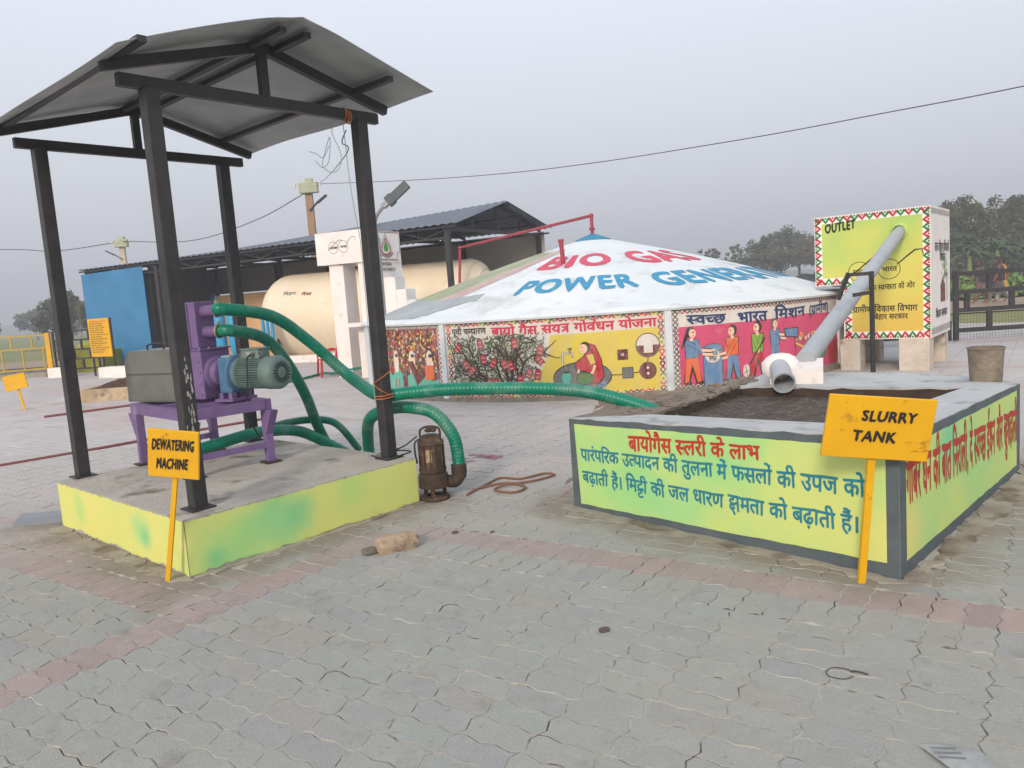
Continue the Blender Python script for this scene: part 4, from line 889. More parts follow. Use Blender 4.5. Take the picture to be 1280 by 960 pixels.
cv.text(black_flat, 2, 'स्वच्छ', .57, 1.56, .76, 1.56, .06, .02); cv.text(black_flat, 2, 'भारत', .99, 1.57, 1.2, 1.575, .065, .02)
cv.text(black_flat, 2, 'एक कदम स्वच्छता की ओर', .62, 1.30, 1.44, 1.32, .075, .018)
cv.text(black_flat, 2, 'ग्रामीण विकास विभाग', .56, .985, 1.47, .985, .085, .022); cv.text(black_flat, 2, 'बिहार सरकार', .84, .86, 1.34, .86, .075, .022)
cv.build('painted_front', ob, f, base=.003)
f = face_map(OB, OC_); cv = Canvas(); xborder(cv, .03, 2.31, LS - .03, 2.39, .09, [mk, mgy], 1, .012, white_wall); xborder(cv, .03, .52, LS - .03, .62, .09, [mk, mgy], 1, .014, white_wall)
cv.text(mk, 2, 'जल जीवन हरियाली', .3, 1.88, 1.5, 1.88, .12, .03); cv.text(mk, 2, 'मिशन', .7, 1.72, 1.15, 1.72, .11, .03); cv.text(mk, 2, 'बिहार सरकार', .35, .86, 1.3, .86, .10, .03)
cv.poly(mbr, 2, [(.75, .98), (1.12, .98), (1.12, 1.24), (.93, 1.36), (.75, 1.24)]); cv.line(mgy, 2.5, [(.93, .98), (.93, 1.34)], .02)
for _ in range(60): petal(cv, rng.choice([mol, mg, ml]), 3, rng.gauss(1.12, .14), rng.gauss(1.5, .1), .07, .015, rng.uniform(0, 6.3))
cv.line(mol, 2.5, [(1.3, .98), (1.27, 1.5)], .03)
cv.build('painted_side', ob, f, base=.003)
MB().lathe(OA + dF * 1.24 - V(0, 0, 0) + V(0, 0, 2.085), [(.14, .0), (.12, .03), (.09, .05)], 20, nF).build('pipe_collar', obp, ob, smooth=True)
# ================================================================ dewatering machine
TN, TR_, TL_ = V(-2.43, 5.74, .355), V(-1.96, 6.2, .355), V(-3.15, 6.42, .355)
eX = (TR_ - TN).normalized(); eY = (TL_ - TN).normalized(); eY = (eY - eX * eY.dot(eX)).normalized(); LX = .62; LY = 1.03; ZT = .87
stn = thing('machine_stand', 'purple steel stand under the dewatering machine on the concrete platform', 'stand', tuple(TN))
TP = lambda x, y, z: V(TN.x, TN.y, 0) + eX * x + eY * y + V(0, 0, z)
for x in (0, LX):
    MB().bar(TP(x, -.06, ZT - .04), TP(x, LY + .1, ZT - .04), .05, .085).build('rail', purple_m, stn)
    for y in (0, LY):
        MB().post(TP(x, y, .355), TP(x, y, ZT - .08), .06, .06, eX).build('leg', purple_m, stn)
        s = -1 if y == 0 else 1
        mb = MB(); mb.slab([TP(x - .031, y + s * .03, ZT - .083), TP(x - .031, y + s * .15, ZT - .083), TP(x - .031, y + s * .03, ZT - .28)], .062, eX); mb.build('gusset', purple_m, stn)
        MB().box(TP(x, y, .362), (.13, .13, .012), (eX, eY, V(0, 0, 1))).build('foot_plate', rust_m, stn)
for y in (-.04, .3, .62, LY + .08): MB().bar(TP(.028, y, ZT - .038), TP(LX - .028, y, ZT - .038), .05, .08).build('cross_member', purple_m, stn)
for y in (0, LY): MB().bar(TP(.03, y, .50), TP(LX - .03, y, .50), .045, .045).build('brace', purple_m, stn)
dm = thing('dewatering_machine', 'purple, blue and grey-green dewatering machine with motor, on the purple stand', 'machine', (-2.47, 6.4, ZT))
aX = V(.88, -.47, 0).normalized(); aY = V(.47, .88, 0).normalized(); HC = V(-2.47, 6.4, 0); AX3 = (aX, aY, V(0, 0, 1))
hp = lambda a, b, z: HC + aX * a + aY * b + V(0, 0, z)
# stainless box
mb = MB(); sec = [(-.85, .875), (-.85, 1.22), (-.78, 1.31), (-.20, 1.31), (-.20, .875)]
h_ = .17; vs = [hp(a, -h_, z) for a, z in sec] + [hp(a, h_, z) for a, z in sec]; n = 5
mb.add(vs, [tuple(range(n)), tuple(range(n, 2 * n))[::-1]] + [(i, i + n, (i + 1) % n + n, (i + 1) % n) for i in range(n)]); mb.build('screen_housing', steel_m, dm)
MB().box(hp(-.52, -h_ - .003, 1.11), (.64, .006, .012), AX3).build('seam', mat('seam_shadow', '#5d5d58', .6, metal=.5), dm)
MB().box(hp(-.52, -h_ - .002, .9), (.66, .004, .03), AX3).build('flange', steel_m, dm)
MB().tube(smoothpath([hp(-.62, -.1, 1.305), hp(-.62, -.1, 1.345), hp(-.56, -.1, 1.36), hp(-.46, -.1, 1.36), hp(-.42, -.1, 1.345), hp(-.42, -.1, 1.305)]), .008, 6).build('handle', black_paint, dm)
# purple housing and tower
MB().box(hp(-.07, 0, 1.09), (.28, .30, .40), AX3, bev=.012).build('housing', purple_m, dm)
MB().box(hp(-.07, 0, 1.293), (.30, .32, .012), AX3).build('housing_flange', purple_m, dm)
MB().box(hp(-.09, 0, 1.49), (.17, .19, .38), AX3, bev=.008).build('tower', purple_m, dm)
for k, zz in ((0, 1.60), (1, 1.43)):
    MB().lathe(hp(-.005, -.0, zz), [(.048, 0), (.048, .14), (.055, .14), (.055, .155), (0, .155)], 18, aX).build('port', purple_m, dm, smooth=40)
    MB().lathe(hp(.15 + .0, 0, zz), [(.062, 0), (.062, .02)], 18, aX).build('hose_clamp', brass_m, dm)
    MB().box(hp(.16, -.01, zz + .07), (.018, .03, .02), AX3).build('clamp_bolt', brass_m, dm)
MB().lathe(hp(.055, 0, 1.09), [(0, .0), (.14, .0), (.14, .02), (.125, .035), (.105, .04), (.10, .09), (.085, .10), (.06, .10), (.06, .13), (.035, .13), (.035, .2)], 28, aX).build('bearing_hub', purple_m, dm, smooth=35)
for k in range(8):
    a = k * math.pi / 4; MB().lathe(hp(.075, 0, 1.09) + aY * .118 * math.cos(a) + V(0, 0, .118 * math.sin(a)), [(.009, 0), (.009, .018), (0, .018)], 6, aX).build('bolt', steel_m, dm)
# gearbox
MB().box(hp(.255, 0, 1.075), (.14, .20, .29), AX3, bev=.018).build('gearbox', bluegear_m, dm)
MB().lathe(hp(.32, 0, 1.085), [(0, 0), (.155, 0), (.155, .022), (.13, .03), (.13, .05)], 32, aX).build('gearbox_flange', bluegear_m, dm, smooth=35)
MB().box(hp(.255, 0, 1.225), (.10, .14, .02), AX3, bev=.005).build('gearbox_lid', mat('pale_enamel', '#8096a0', .5), dm)
for sx in (-.05, .05):
    for sy in (-.08, .08): MB().box(hp(.255 + sx, sy, .91), (.04, .05, .05), AX3).build('mounting_foot', purple_m, dm)
MB().box(hp(.255, 0, .88), (.2, .26, .02), AX3).build('mounting_plate', purple_m, dm)
# motor
ML = .30; mr_ = .118; mc = hp(.36, 0, 1.085)
MB().lathe(mc, [(0, 0), (mr_ - .012, 0), (mr_ - .012, ML), (0, ML)], 40, aX).build('motor_body', motor_m, dm, smooth=40)
mb = MB()
for k in range(40):
    a = 2 * math.pi * k / 40; d = aY * math.cos(a) + V(0, 0, math.sin(a)); t = d.cross(aX)
    mb.box(mc + d * (mr_ - .004) + aX * (.155), (.25, .005, .026), (aX, t, d))
mb.build('cooling_fins', motor_m, dm)['kind'] = 'stuff'
MB().lathe(mc + aX * .01, [(.0, 0), (.135, 0), (.135, .02), (.115, .03)], 36, aX).build('motor_flange', motor_m, dm, smooth=35)
MB().lathe(mc + aX * (ML - .02), [(.122, 0), (.132, .01), (.132, .11), (.12, .13), (.09, .137), (.0, .137)], 36, aX).build('fan_cover', motor_m, dm, smooth=50)
e_ = mc + aX * (ML + .1185)
mb = MB()
for k in range(20):
    a = 2 * math.pi * k / 20; d = aY * math.cos(a) + V(0, 0, math.sin(a)); t = d.cross(aX); mb.box(e_ + d * .066, (.003, .010, .04), (aX, t, d)); 
mb.build('grille_slots', dark_m, dm)['kind'] = 'stuff'
MB().lathe(e_ - aX * .002, [(.038, 0), (.038, .006), (0, .008)], 20, aX).build('grille_hub', motor_m, dm)
MB().box(mc + aX * .16 + V(0, 0, .15), (.19, .13, .075), AX3, bev=.012).build('terminal_box', motor_m, dm)
MB().box(mc + aX * .16 + V(0, 0, .192), (.20, .14, .012), AX3, bev=.004).build('terminal_lid', motor_m, dm)
for a_, b_ in ((.03, -.02), (.27, -.06)):
    MB().tube([mc + aX * a_ + aY * b_ + V(0, 0, .15) + aX * (.018 * math.cos(k * .5236)) + V(0, 0, .018 * math.sin(k * .5236)) for k in range(13)], .005, 6).build('lifting_eye', steel_m, dm)
MB().tube([mc + aX * .2 - aY * .0655 + V(0, 0, .15), mc + aX * .2 - aY * .085 + V(0, 0, .15)], .018, 12).build('cable_gland', steel_m, dm)
for sx in (-.13, .13):
    for sy in (-.14, -.05, .05, .14): MB().lathe(hp(-.07 + sx, sy, 1.298), [(.009, 0), (.009, .012), (0, .014)], 6).build('bolt', steel_m, dm)
for z_ in (.93, 1.02, 1.11, 1.2):
    for a_ in (-.19, .05): MB().lathe(hp(-.07 + (a_ + .07) * .95, -.15, z_), [(.008, 0), (.008, .009), (0, .01)], 6, -aY).build('bolt', steel_m, dm)
MB().box(mc + aX * .16 - aY * .066 + V(0, 0, .155), (.07, .003, .035), AX3).build('nameplate', mat('nameplate_metal', '#a8aaa2', .4, metal=.5), dm)
MB().tube(smoothpath([mc + aX * .2 - aY * .085 + V(0, 0, .15), mc + aX * .21 - aY * .14 + V(0, 0, .12), mc + aX * .2 - aY * .15 + V(0, 0, -.05), mc + aX * .14 - aY * .12 + V(0, 0, -.2), mc + aX * .0 - aY * .02 + V(0, 0, -.32), mc - aX * .2 + aY * .3 + V(0, 0, -.6)]), .007, 6).build('power_cable', wire_m, dm)
MB().box(hp(-.09, -.097, 1.49), (.012, .006, .36), AX3).build('weld_seam', mat('purple_weld', '#5a4a6a', .6), dm)
# ================================================================ green hoses
def hose(pts, r, label, n=10, name='green_hose', rib=True):
    P = smoothpath(pts, n); out = [P[0]]; 
    L = [0]
    for a, b in zip(P, P[1:]): L.append(L[-1] + (b - a).length)
    step = .0095 if rib else .03; q = []; k = 0; s = 0
    while s < L[-1]:
        while L[k + 1] < s: k += 1
        q.append(P[k].lerp(P[k + 1], (s - L[k]) / max(1e-6, L[k + 1] - L[k]))); s += step
    mb = MB(); mb.tube(q, r, 16, rings=(lambda i: (1.035, 1.035, .95)[i % 3]) if rib else None)
    o = mb.build(name, hose_m, smooth=True); return tag(o, label, 'hose', 'green ribbed hoses of the dewatering machine')
hose([hp(.155, 0, 1.60), hp(.24, -.02, 1.605), (-1.98, 6.58, 1.52), (-1.76, 6.85, 1.28), (-1.52, 6.95, 1.00), (-1.33, 6.75, .88), (-1.06, 6.17, .835), (-.8, 6.05, .85), (-.5, 6.0, .86), (-.1, 6.0, .84), (.24, 5.98, .815), (.55, 5.95, .775), (.8, 5.85, .71), (1.02, 5.75, .63), (1.2, 5.62, .54)], .05, 'long green hose from the upper purple port, looping past the post into the slurry tank')
hose([hp(.155, 0, 1.43), hp(.25, .02, 1.43), (-2.08, 6.62, 1.34), (-1.98, 6.85, 1.12), (-1.92, 7.15, .78), (-1.9, 7.4, .45), (-1.86, 7.65, .16), (-1.8, 7.8, .05)], .048, 'green hose from the lower purple port dropping behind the motor to the ground')
hose([(-2.75, 6.35, .44), (-2.55, 6.55, .47), (-2.35, 6.75, .50), (-2.2, 6.95, .49), (-2.0, 7.2, .42), (-1.75, 7.45, .2), (-1.55, 7.55, .05), (-1.3, 7.6, .05)], .05, 'green hose running out from under the purple stand across the platform')
hose([(-2.4, 7.1, .44), (-2.2, 7.25, .50), (-1.95, 7.4, .50), (-1.75, 7.55, .42), (-1.6, 7.8, .1)], .035, 'thinner green hose arching just behind the purple stand')
hose([(-1.36, 7.1, .05), (-1.34, 6.95, .32), (-1.24, 6.6, .58), (-1.02, 6.30, .70), (-.82, 6.18, .715), (-.63, 6.12, .66), (-.50, 6.10, .48), (-.47, 6.09, .30), (-.47, 6.08, .22)], .05, 'green hose arching over from the ground to the rusty pump')
o = tag(MB().tube(smoothpath([(-4.9, 16.9, .02), (-4.6, 17.8, .03), (-4.4, 18.2, .05), (-4.1, 17.9, .06), (-3.7, 17.4, .15), (-3.2, 17.2, .2)]), .03, 8).build('green_hose', hose_m, smooth=True), 'thin green hose lying near the red chair by the white pillar', 'hose')
# ================================================================ submersible pump
pu = thing('submersible_pump', 'rusty brown submersible pump standing at the platform corner', 'pump', (-.67, 5.98, 0)); c_ = V(-.67, 6.0, 0)
MB().lathe(c_, [(0, .0), (.115, .0), (.12, .015), (.115, .03), (.06, .035)], 24).build('base_ring', rust_m, pu)
for k in range(3):
    a = k * 2.09 + .5; MB().post(c_ + V(.085 * math.cos(a), .085 * math.sin(a), .02), c_ + V(.085 * math.cos(a), .085 * math.sin(a), .12), .03, .02, (1, 0, 0)).build('foot', rust_m, pu)
MB().lathe(c_, [(.07, .09), (.115, .10), (.12, .14), (.115, .20), (.10, .215), (.108, .225), (.108, .25)], 26).build('volute', rust_m, pu, smooth=35)
MB().lathe(c_, [(.093, .245), (.093, .44), (.104, .445), (.104, .465), (.09, .47), (.085, .50), (.06, .515), (0, .52)], 28).build('motor_casing', mat('brown_casing', '#584437', .6, c2='#3b2d25', scale=9, bump=.3, c3='#93785b', s3=6), pu, smooth=35)
mb = MB()
for k in range(12):
    a = k * .5236; mb.box(c_ + V(.097 * math.cos(a), .097 * math.sin(a), .34), (.012, .008, .19), (V(math.cos(a), math.sin(a), 0), V(-math.sin(a), math.cos(a), 0), V(0, 0, 1)))
mb.build('casing_ribs', rust_m, pu)
MB().tube(smoothpath([c_ + V(-.08, 0, .50), c_ + V(-.07, 0, .56), c_ + V(0, 0, .58), c_ + V(.07, 0, .56), c_ + V(.08, 0, .50)]), .009, 7).build('handle', rust_m, pu)
MB().tube(smoothpath([c_ + V(.08, .02, .14), c_ + V(.15, .05, .12), c_ + V(.195, .07, .16), c_ + V(.2, .08, .25)]), [.05] * 8 + [.055] * 8 + [.062] * 9, 14).build('elbow', rust_m, pu, smooth=True)
lm = mat('plate_label', '#b59a74', .6, c2='#5b4532', scale=25); mb = MB()
for k in range(5):
    a0, a1 = -1.95 + k * .1, -1.85 + k * .1; mb.add([c_ + V(.099 * math.cos(a), .099 * math.sin(a), z) for a, z in ((a0, .31), (a1, .31), (a1, .41), (a0, .41))], [(0, 1, 2, 3)])
mb.build('rating_plate', lm, pu)
for k in range(3): MB().blob(c_ + V(-.01 + k * .02, -.02, .555 + .015 * (k % 2)), (.03, .025, .02), seg=8, jit=.15).build('rope_knot', rust_m, pu)
MB().tube(smoothpath([c_ + V(-.06, -.05, .5), c_ + V(-.115, -.05, .47), c_ + V(-.122, -.04, .38), c_ + V(-.112, -.04, .3)]), .008, 6).build('cable', wire_m, pu)
tag(MB().tube(smoothpath([(-.42, 6.0, .015), (-.25, 6.35, .012), (-.15, 6.5, .012), (.02, 6.42, .012), (.22, 6.55, .012), (.3, 6.46, .012), (.1, 6.3, .012), (-.1, 6.22, .02), (-.2, 6.1, .012), (-.05, 5.98, .012), (0.05, 6.12, .012), (-.12, 6.3, .014), (-.38, 6.15, .012)], 8), .009, 7).build('rope', mat('brown_rope', '#7f5a45', .9), smooth=True), 'brown rope looped on the ground to the right of the rusty pump', 'rope')
tag(MB().tube(smoothpath([(-1.15, 6.05, .37), (-1.0, 5.90, .365), (-.9, 6.0, .37), (-.85, 6.15, .365), (-.98, 6.2, .37), (-1.05, 6.08, .375), (-.9, 6.08, .42), (-.78, 6.05, .5)], 8), .006, 6).build('cable', wire_m), 'thin dark cable coiled round the foot of the right front post', 'cable')
# ================================================================ yellow signs
def sign(base, top, w_, h_, yaw, label, lines, tilt=0, post=.028, bold=.035, smudge=False, thick=.02):
    t = thing('sign', label, 'sign', tuple(base)); A = V(math.cos(yaw), math.sin(yaw), 0); c0 = Vector(base); c1 = Vector(top); up = (c1 - c0).normalized(); A = (A * math.cos(tilt) + V(0, 0, 1) * math.sin(tilt)).normalized(); N_ = A.cross(up).normalized(); U = N_.cross(A).normalized()
    if N_.y > 0: N_ = -N_
    MB().post(c0 - V(0, 0, .01), c1 + up * .05, post, post * .6, A).build('post', yellow_m, t)
    ctr = c1 + U * (h_ / 2) + N_ * (post * .3 + thick / 2)
    Zc = U
    MB().box(ctr, (w_, thick, h_), (A, -N_, Zc), bev=.004).build('board', yellow_m, t)
    cv = Canvas()
    o0 = ctr + N_ * (thick / 2); fb = lambda x, y, o: o0 + A * x + U * y + N_ * o
    for s_, x0, y0, x1, y1, hh in lines: Canvas().text(black_flat, 0, s_, x0, y0, x1, y1, hh, bold, latin=True, skew=.12, wob=.01).build('lettering', t, fb, base=.003)
    if smudge:
        sm_ = mat('smudge', '#8f6a14', .6, c2='#c48a0a', scale=40)
        for _ in range(12): x, y = w_ * random.uniform(.22, .42), h_ * random.uniform(-.42, -.2); cv.poly(sm_, 0, [(x, y), (x + random.uniform(.01, .05), y + .004), (x + .03, y + .009)])
    if cv.items: cv.build('smudges', t, fb, base=.0015)['kind'] = 'stuff'
    return t
sign((1.673, 3.735, 0), (1.70, 3.66, .655), .51, .305, R(0), 'yellow sign lettered SLURRY TANK at the near corner of the slurry tank', [('SLURRY', -.095, .036, .165, .034, .050), ('TANK', -.124, -.065, .083, -.066, .052)], smudge=True, bold=.05, post=.035, tilt=R(-7.5))
sign((-2.14, 4.50, 0), (-1.99, 4.44, .645), .30, .285, R(-3), 'yellow sign lettered DEWATERING MACHINE at the near corner of the platform', [('DEWATERING', -.125, .024, .122, .028, .062), ('MACHINE', -.10, -.088, .085, -.084, .06)], post=.028, bold=.055, tilt=R(-8.5))
sign((-9.6, 15.2, 0), (-9.67, 15.2, .41), .42, .30, R(5), 'small blank yellow sign on a thin leaning post, far left', [], tilt=R(10), post=.04, thick=.03)
nb = thing('notice_board', 'yellow notice board with lines of small writing on black posts by the blue shed wall', 'sign', (-12.3, 23.5, 0))
A, B = V(-12.75, 23.85, 0), V(-11.75, 23.15, 0); d = (B - A).normalized()
for p, h_ in ((A, .6), (B, 1.75)): MB().post(p, p + V(0, 0, h_ if h_ > 1 else 1.7), .045, .045, d).build('post', black_paint, nb)
nn = V(d.y, -d.x, 0); MB().box((A + B) / 2 + V(0, 0, 1.17) + nn * .04, ((B - A).length - .02, .02, 1.15), (d, nn, V(0, 0, 1))).build('board', yellow_m, nb)
cv = Canvas(); rn = random.Random(5)
for k in range(15):
    x = .1; y = 1.66 - k * .066; e = rn.uniform(.6, 1.1)
    if k == 0: x, e = .15, 1.05
    while x < e:
        l_ = rn.uniform(.05, .16); cv.line(crim_txt if k == 0 else black_flat, 0, [(x, y), (x + l_ / 2, y + .006), (x + l_, y)], .018); cv.line(black_flat, 0, [(x + l_ * .3, y), (x + l_ * .3, y - .025)], .012); x += l_ + .035
f0 = face_map(A, B); cv.build('writing', nb, f0, base=.055)
# ================================================================ shed
ES = V(-1.42, 20.5, 3.5); EL = V(-14.9, 27.8, 3.45); sU = (V(ES.x, ES.y, 0) - V(EL.x, EL.y, 0)).normalized(); sN = V(-sU.y, sU.x, 0); SL = (ES - EL).xy.length
sh = thing('open_shed', 'long open shed with a ridged grey roof, blue clad end and dark columns', 'shed', (-7, 25, 0))
SP = lambda a, b, z: V(ES.x, ES.y, 0) - sU * a + sN * b + V(0, 0, z)     # a = metres left of the near gable, b = depth, z = up
WD = 5.7; RZ = 4.25
mb = MB()
FALL = .55 / SL
def corr(b0, z0, b1, z1, fl):
    vs = []; fs = []; n = int((SL + .5) / .13)
    for i in range(n + 1):
        a = -.35 + i * .13; dz = .018 if i % 2 else -.018
        vs += [SP(a, b0, z0 + dz - (a * FALL if fl else 0)), SP(a, b1, z1 + dz - (0 if fl else a * FALL))]
        if i: fs.append((2 * i - 2, 2 * i, 2 * i + 1, 2 * i - 1))
    return vs, fs
mb = MB(); mb.add(*corr(-.1, 3.50, WD / 2, RZ, 0)); o = mb.build('roof_sheet', sheet_roof, sh); o.modifiers.new('s', 'SOLIDIFY').thickness = .01
mb = MB(); mb.add(*corr(WD / 2, RZ, WD + .1, 3.62, 1)); o = mb.build('roof_sheet', sheet_roof, sh); o.modifiers.new('s', 'SOLIDIFY').thickness = .01
for a in (.05, 2.9, 5.9, 8.9, 11.5, SL - .4):
    for b in ((3.06 if 5 < a < 10 else .12), WD - .15): MB().post(SP(a, b, 0), SP(a, b, 3.42), .13, .13, sU).build('column', black_paint, sh)
    MB().bar(SP(a, 0, 3.40), SP(a, WD, 3.42), .07, .09).build('tie_beam', black_paint, sh)
    MB().bar(SP(a, -.05, 3.46), SP(a, WD / 2, RZ - .06 - a * FALL), .07, .08).build('rafter', black_paint, sh); MB().bar(SP(a, WD / 2, RZ - .06 - a * FALL), SP(a, WD, 3.56), .07, .08).build('rafter', black_paint, sh)
    for b in (1.4, WD / 2, 4.3): MB().post(SP(a, b, 3.43), SP(a, b, 3.5 + (WD / 2 - abs(b - WD / 2)) / (WD / 2) * (.68 - a * FALL)), .05, .05, sU).build('strut', black_paint, sh)
for b in (.0, .95, 1.9, 2.75, 3.0, 3.9, 4.8, 5.65):
    z = 3.46 + (RZ - 3.5) * (1 - abs(b - WD / 2) / (WD / 2)) - .02; MB().bar(SP(-.3, b, z), SP(SL + .1, b, z - SL * FALL * (1 - abs(b - WD / 2) / (WD / 2))), .05, .05).build('purlin', black_paint, sh)
k_ = 0
for a in [i * .75 for i in range(int(SL / .75))]:
    MB().bar(SP(a, .12, 3.2 if k_ % 2 else 3.42), SP(a + .75, .12, 3.42 if k_ % 2 else 3.2), .03, .03).build('lattice_bar', black_paint, sh); k_ += 1
MB().bar(SP(0, .12, 3.17), SP(SL - .5, .12, 3.17), .05, .05).build('lattice_chord', black_paint, sh)
# walls: rear, left end, blue clad front bay
def wallpan(a0, b0, a1, b1, z0, z1, m, name, th=.05):
    p, q = SP(a0, b0, 0), SP(a1, b1, 0); d = (q - p).normalized(); n_ = V(-d.y, d.x, 0); mb = MB(); mb.box((p + q) / 2 + V(0, 0, (z0 + z1) / 2), ((q - p).length, th, z1 - z0), (d, n_, V(0, 0, 1))); return mb.build(name, m, sh)
wallpan(-.1, WD - .02, SL, WD - .02, 2.45, 3.52, dark_wall, 'wall'); wallpan(-.1, WD, 6.5, WD, 0, 2.45, dark_wall, 'wall'); wallpan(5.6, 3.0, SL - 3.2, 3.0, 0, 2.3, tan_wall, 'wall')
wallpan(SL - .05, .1, SL - .05, WD, 0, 3.5, blue_sheet, 'wall'); wallpan(SL - 3.3, .2, SL - 3.3, 2.6, 0, 3.4, mat('void_shade_black', '#24211f', .9), 'wall')  # near-black colour puts the shade of the open void on this inner partition
mb = MB(); vs = []; fs = []; nx, nz = 24, 16
for i in range(nx + 1):
    for j in range(nz + 1):
        a = SL - .0 - 3.3 * i / nx; z = .12 + 3.22 * j / nz; dd = (.02 * math.sin(i * .9 + j * .3) * math.cos(j * .5) + .012 * math.sin(i * .35 + 1.3 * j)) * min(1, i, nx - i); vs.append(SP(a, -.02 + dd, z + (.05 * (i / nx)) ))
fs = [(i * (nz + 1) + j, (i + 1) * (nz + 1) + j, (i + 1) * (nz + 1) + j + 1, i * (nz + 1) + j + 1) for i in range(nx) for j in range(nz)]
mb.add(vs, fs); mb.build('blue_cladding', blue_sheet, sh, smooth=True)
# storage balloon
gt = thing('gas_storage_tank', 'very long beige horizontal gas storage tank lying in the open shed', 'tank', (-4, 23.6, 0))
TA, TB = V(-7.5, 25.0, 1.36), V(-.28, 22.4, 1.36); tX = (TB - TA).normalized(); TLn = (TB - TA).length; TRr = 1.32
prof_ = [(0, 0)] + [(TRr * math.sin(a * math.pi / 2 / 8), .95 * (1 - math.cos(a * math.pi / 2 / 8))) for a in range(1, 9)] + [(TRr, TLn * .35), (TRr, TLn * .7), (TRr, TLn - .7)] + [(TRr * math.cos(a * math.pi / 2 / 7), TLn - .7 + .7 * math.sin(a * math.pi / 2 / 7)) for a in range(1, 7)] + [(0, TLn)]
MB().lathe(TA, prof_, 56, tX).build('shell', beige_tank, gt, smooth=60)
for s in (TLn * .36, TLn * .66, TLn - .68, TLn - .45, TLn - .25):
    r_ = TRr if s < TLn - .6 else TRr * math.cos(math.asin(min(1, (s - TLn + .7) / .7)))
    MB().lathe(TA + tX * s, [(r_ + .001, -.02), (r_ + .014, 0), (r_ - .005, .03)], 56, tX).build('seam_band', beige_tank, gt, smooth=True)
for s in (1.0, 2.6, 4.4): MB().box(TA + tX * s + V(0, 0, -1.25), (.3, 1.6, .22), (tX, V(-tX.y, tX.x, 0), V(0, 0, 1))).build('saddle', white_wall, gt)
def tank_fn(x, y, o):
    a = y / TRr; n_ = V(tX.y, -tX.x, 0); return TA + tX * x + (n_ * math.cos(a) + V(0, 0, 1) * math.sin(a)) * (TRr + o)
cv = Canvas(); cv.circle(mat('faded_patch', '#cfcbb8', .7), 0, 1.45, .58, .22, .16); cv.build('faded_patch', gt, tank_fn, step=.1, base=.004)
cv = Canvas(); cv.text(mgy, 1, 'बिहार', 1.3, .80, 1.75, .79, .09, .03); cv.build('lettering', gt, tank_fn, step=.1, base=.004); cv = Canvas(); cv.text(mbr, 1, 'गैस', 1.95, .74, 2.3, .73, .09, .03); cv.build('lettering', gt, tank_fn, step=.1, base=.004)
tag(MB().prism([(-8.2, 24.3), (-4.0, 22.3), (-3.8, 22.8), (-8.0, 24.9)], -.01, .2).build('plinth', white_wall), 'low whitish plinth along the front of the long beige tank', 'plinth')
tag(MB().post((-6.93, 23.6, 0), (-7.0, 23.6, 1.5), .07, .07, (1, 0, 0)).build('post', rust_m), 'thin brown post standing in front of the rounded tank end', 'post')
# blue drums and filters inside the shed
bluec = mat('blue_plastic', '#2f8fb8', .45)
for (x, y, h_, lb) in ((-8.25, 22.4, 1.7, 'blue gas filter cylinder just right of the purple tower, left one of the tall pair'), (-7.83, 22.3, 1.72, 'blue gas filter cylinder, right one of the tall pair beside the purple tower')):
    t = thing('filter_cylinder', lb, 'cylinder', (x, y, 0), 'tall blue filter cylinders')
    MB().lathe((x, y, 0), [(.05, .35), (.13, .55), (.16, .75), (.16, h_ - .1), (.12, h_), (0, h_ + .02)], 18).build('vessel', bluec, t, smooth=40)
    for k in range(3): MB().post((x + .12 * math.cos(k * 2.1), y + .12 * math.sin(k * 2.1), 0), (x + .12 * math.cos(k * 2.1), y + .12 * math.sin(k * 2.1), .6), .03, .03, (1, 0, 0)).build('leg', bluec, t)
for k, x in enumerate((-7.2, -7.07, -6.94)):
    t = tag(MB().lathe((x, 23.0, .55), [(0, 0), (.05, 0), (.05, 1.0), (0, 1.02)], 12).build('gas_pipe', bluec, smooth=40), ('leftmost', 'middle', 'rightmost')[k] + ' of three slim blue vertical pipes beside the tank end', 'pipe', 'slim blue vertical pipes')
# ================================================================ inlet chamber on its pillar
il = thing('inlet_chamber', 'white inlet chamber with flame logo raised on a pillar at the left of the digester', 'chamber', (-3.2, 17.4, 0))
IA, IB, IC = V(-4.12, 17.45, 0), V(-3.02, 17.0, 0), V(-2.36, 18.25, 0); dI = (IB - IA).normalized(); dJ = (IC - IB).normalized(); LI = (IB - IA).length; LJ = (IC - IB).length
def quadbox(o, d1, l1, d2, l2, z0, z1):
    mb = MB(); P = [o, o + d1 * l1, o + d1 * l1 + d2 * l2, o + d2 * l2]; mb.prism([(p.x, p.y) for p in P], z0, z1); return mb
quadbox(IA, dI, LI, dJ, LJ, 2.50, 3.2).build('chamber', white_wall, il)
quadbox(IB + dJ * .05 - dI * .18, dI, .16, dJ, LJ - .02, 1.0, 2.503).build('stem', white_wall, il)
quadbox(V(-3.86, 17.42, 0), dI, .36, dJ, .42, -.02, 2.503).build('pillar', white_wall, il)
cv = Canvas(); mh = mat('hand_grey', '#8b8580', .8); lg1, lg2 = mat('leaf_green', '#4f9a3a', .8), mat('leaf_dark', '#2f6f3a', .8); cv2 = cv
for y in (.0,): cv.line(mbr, 0, [(.02, 3.16), (LJ - .03, 3.16), (LJ - .03, 2.72), (LJ - .14, 2.72), (LJ - .14, 2.56), (.02, 2.56)], .018); cv.line(mbr, 0, [(.02, 3.19), (LJ + .0, 3.19), (LJ + .0, 2.69), (LJ - .11, 2.69), (LJ - .11, 2.53), (.02, 2.53)], .01)
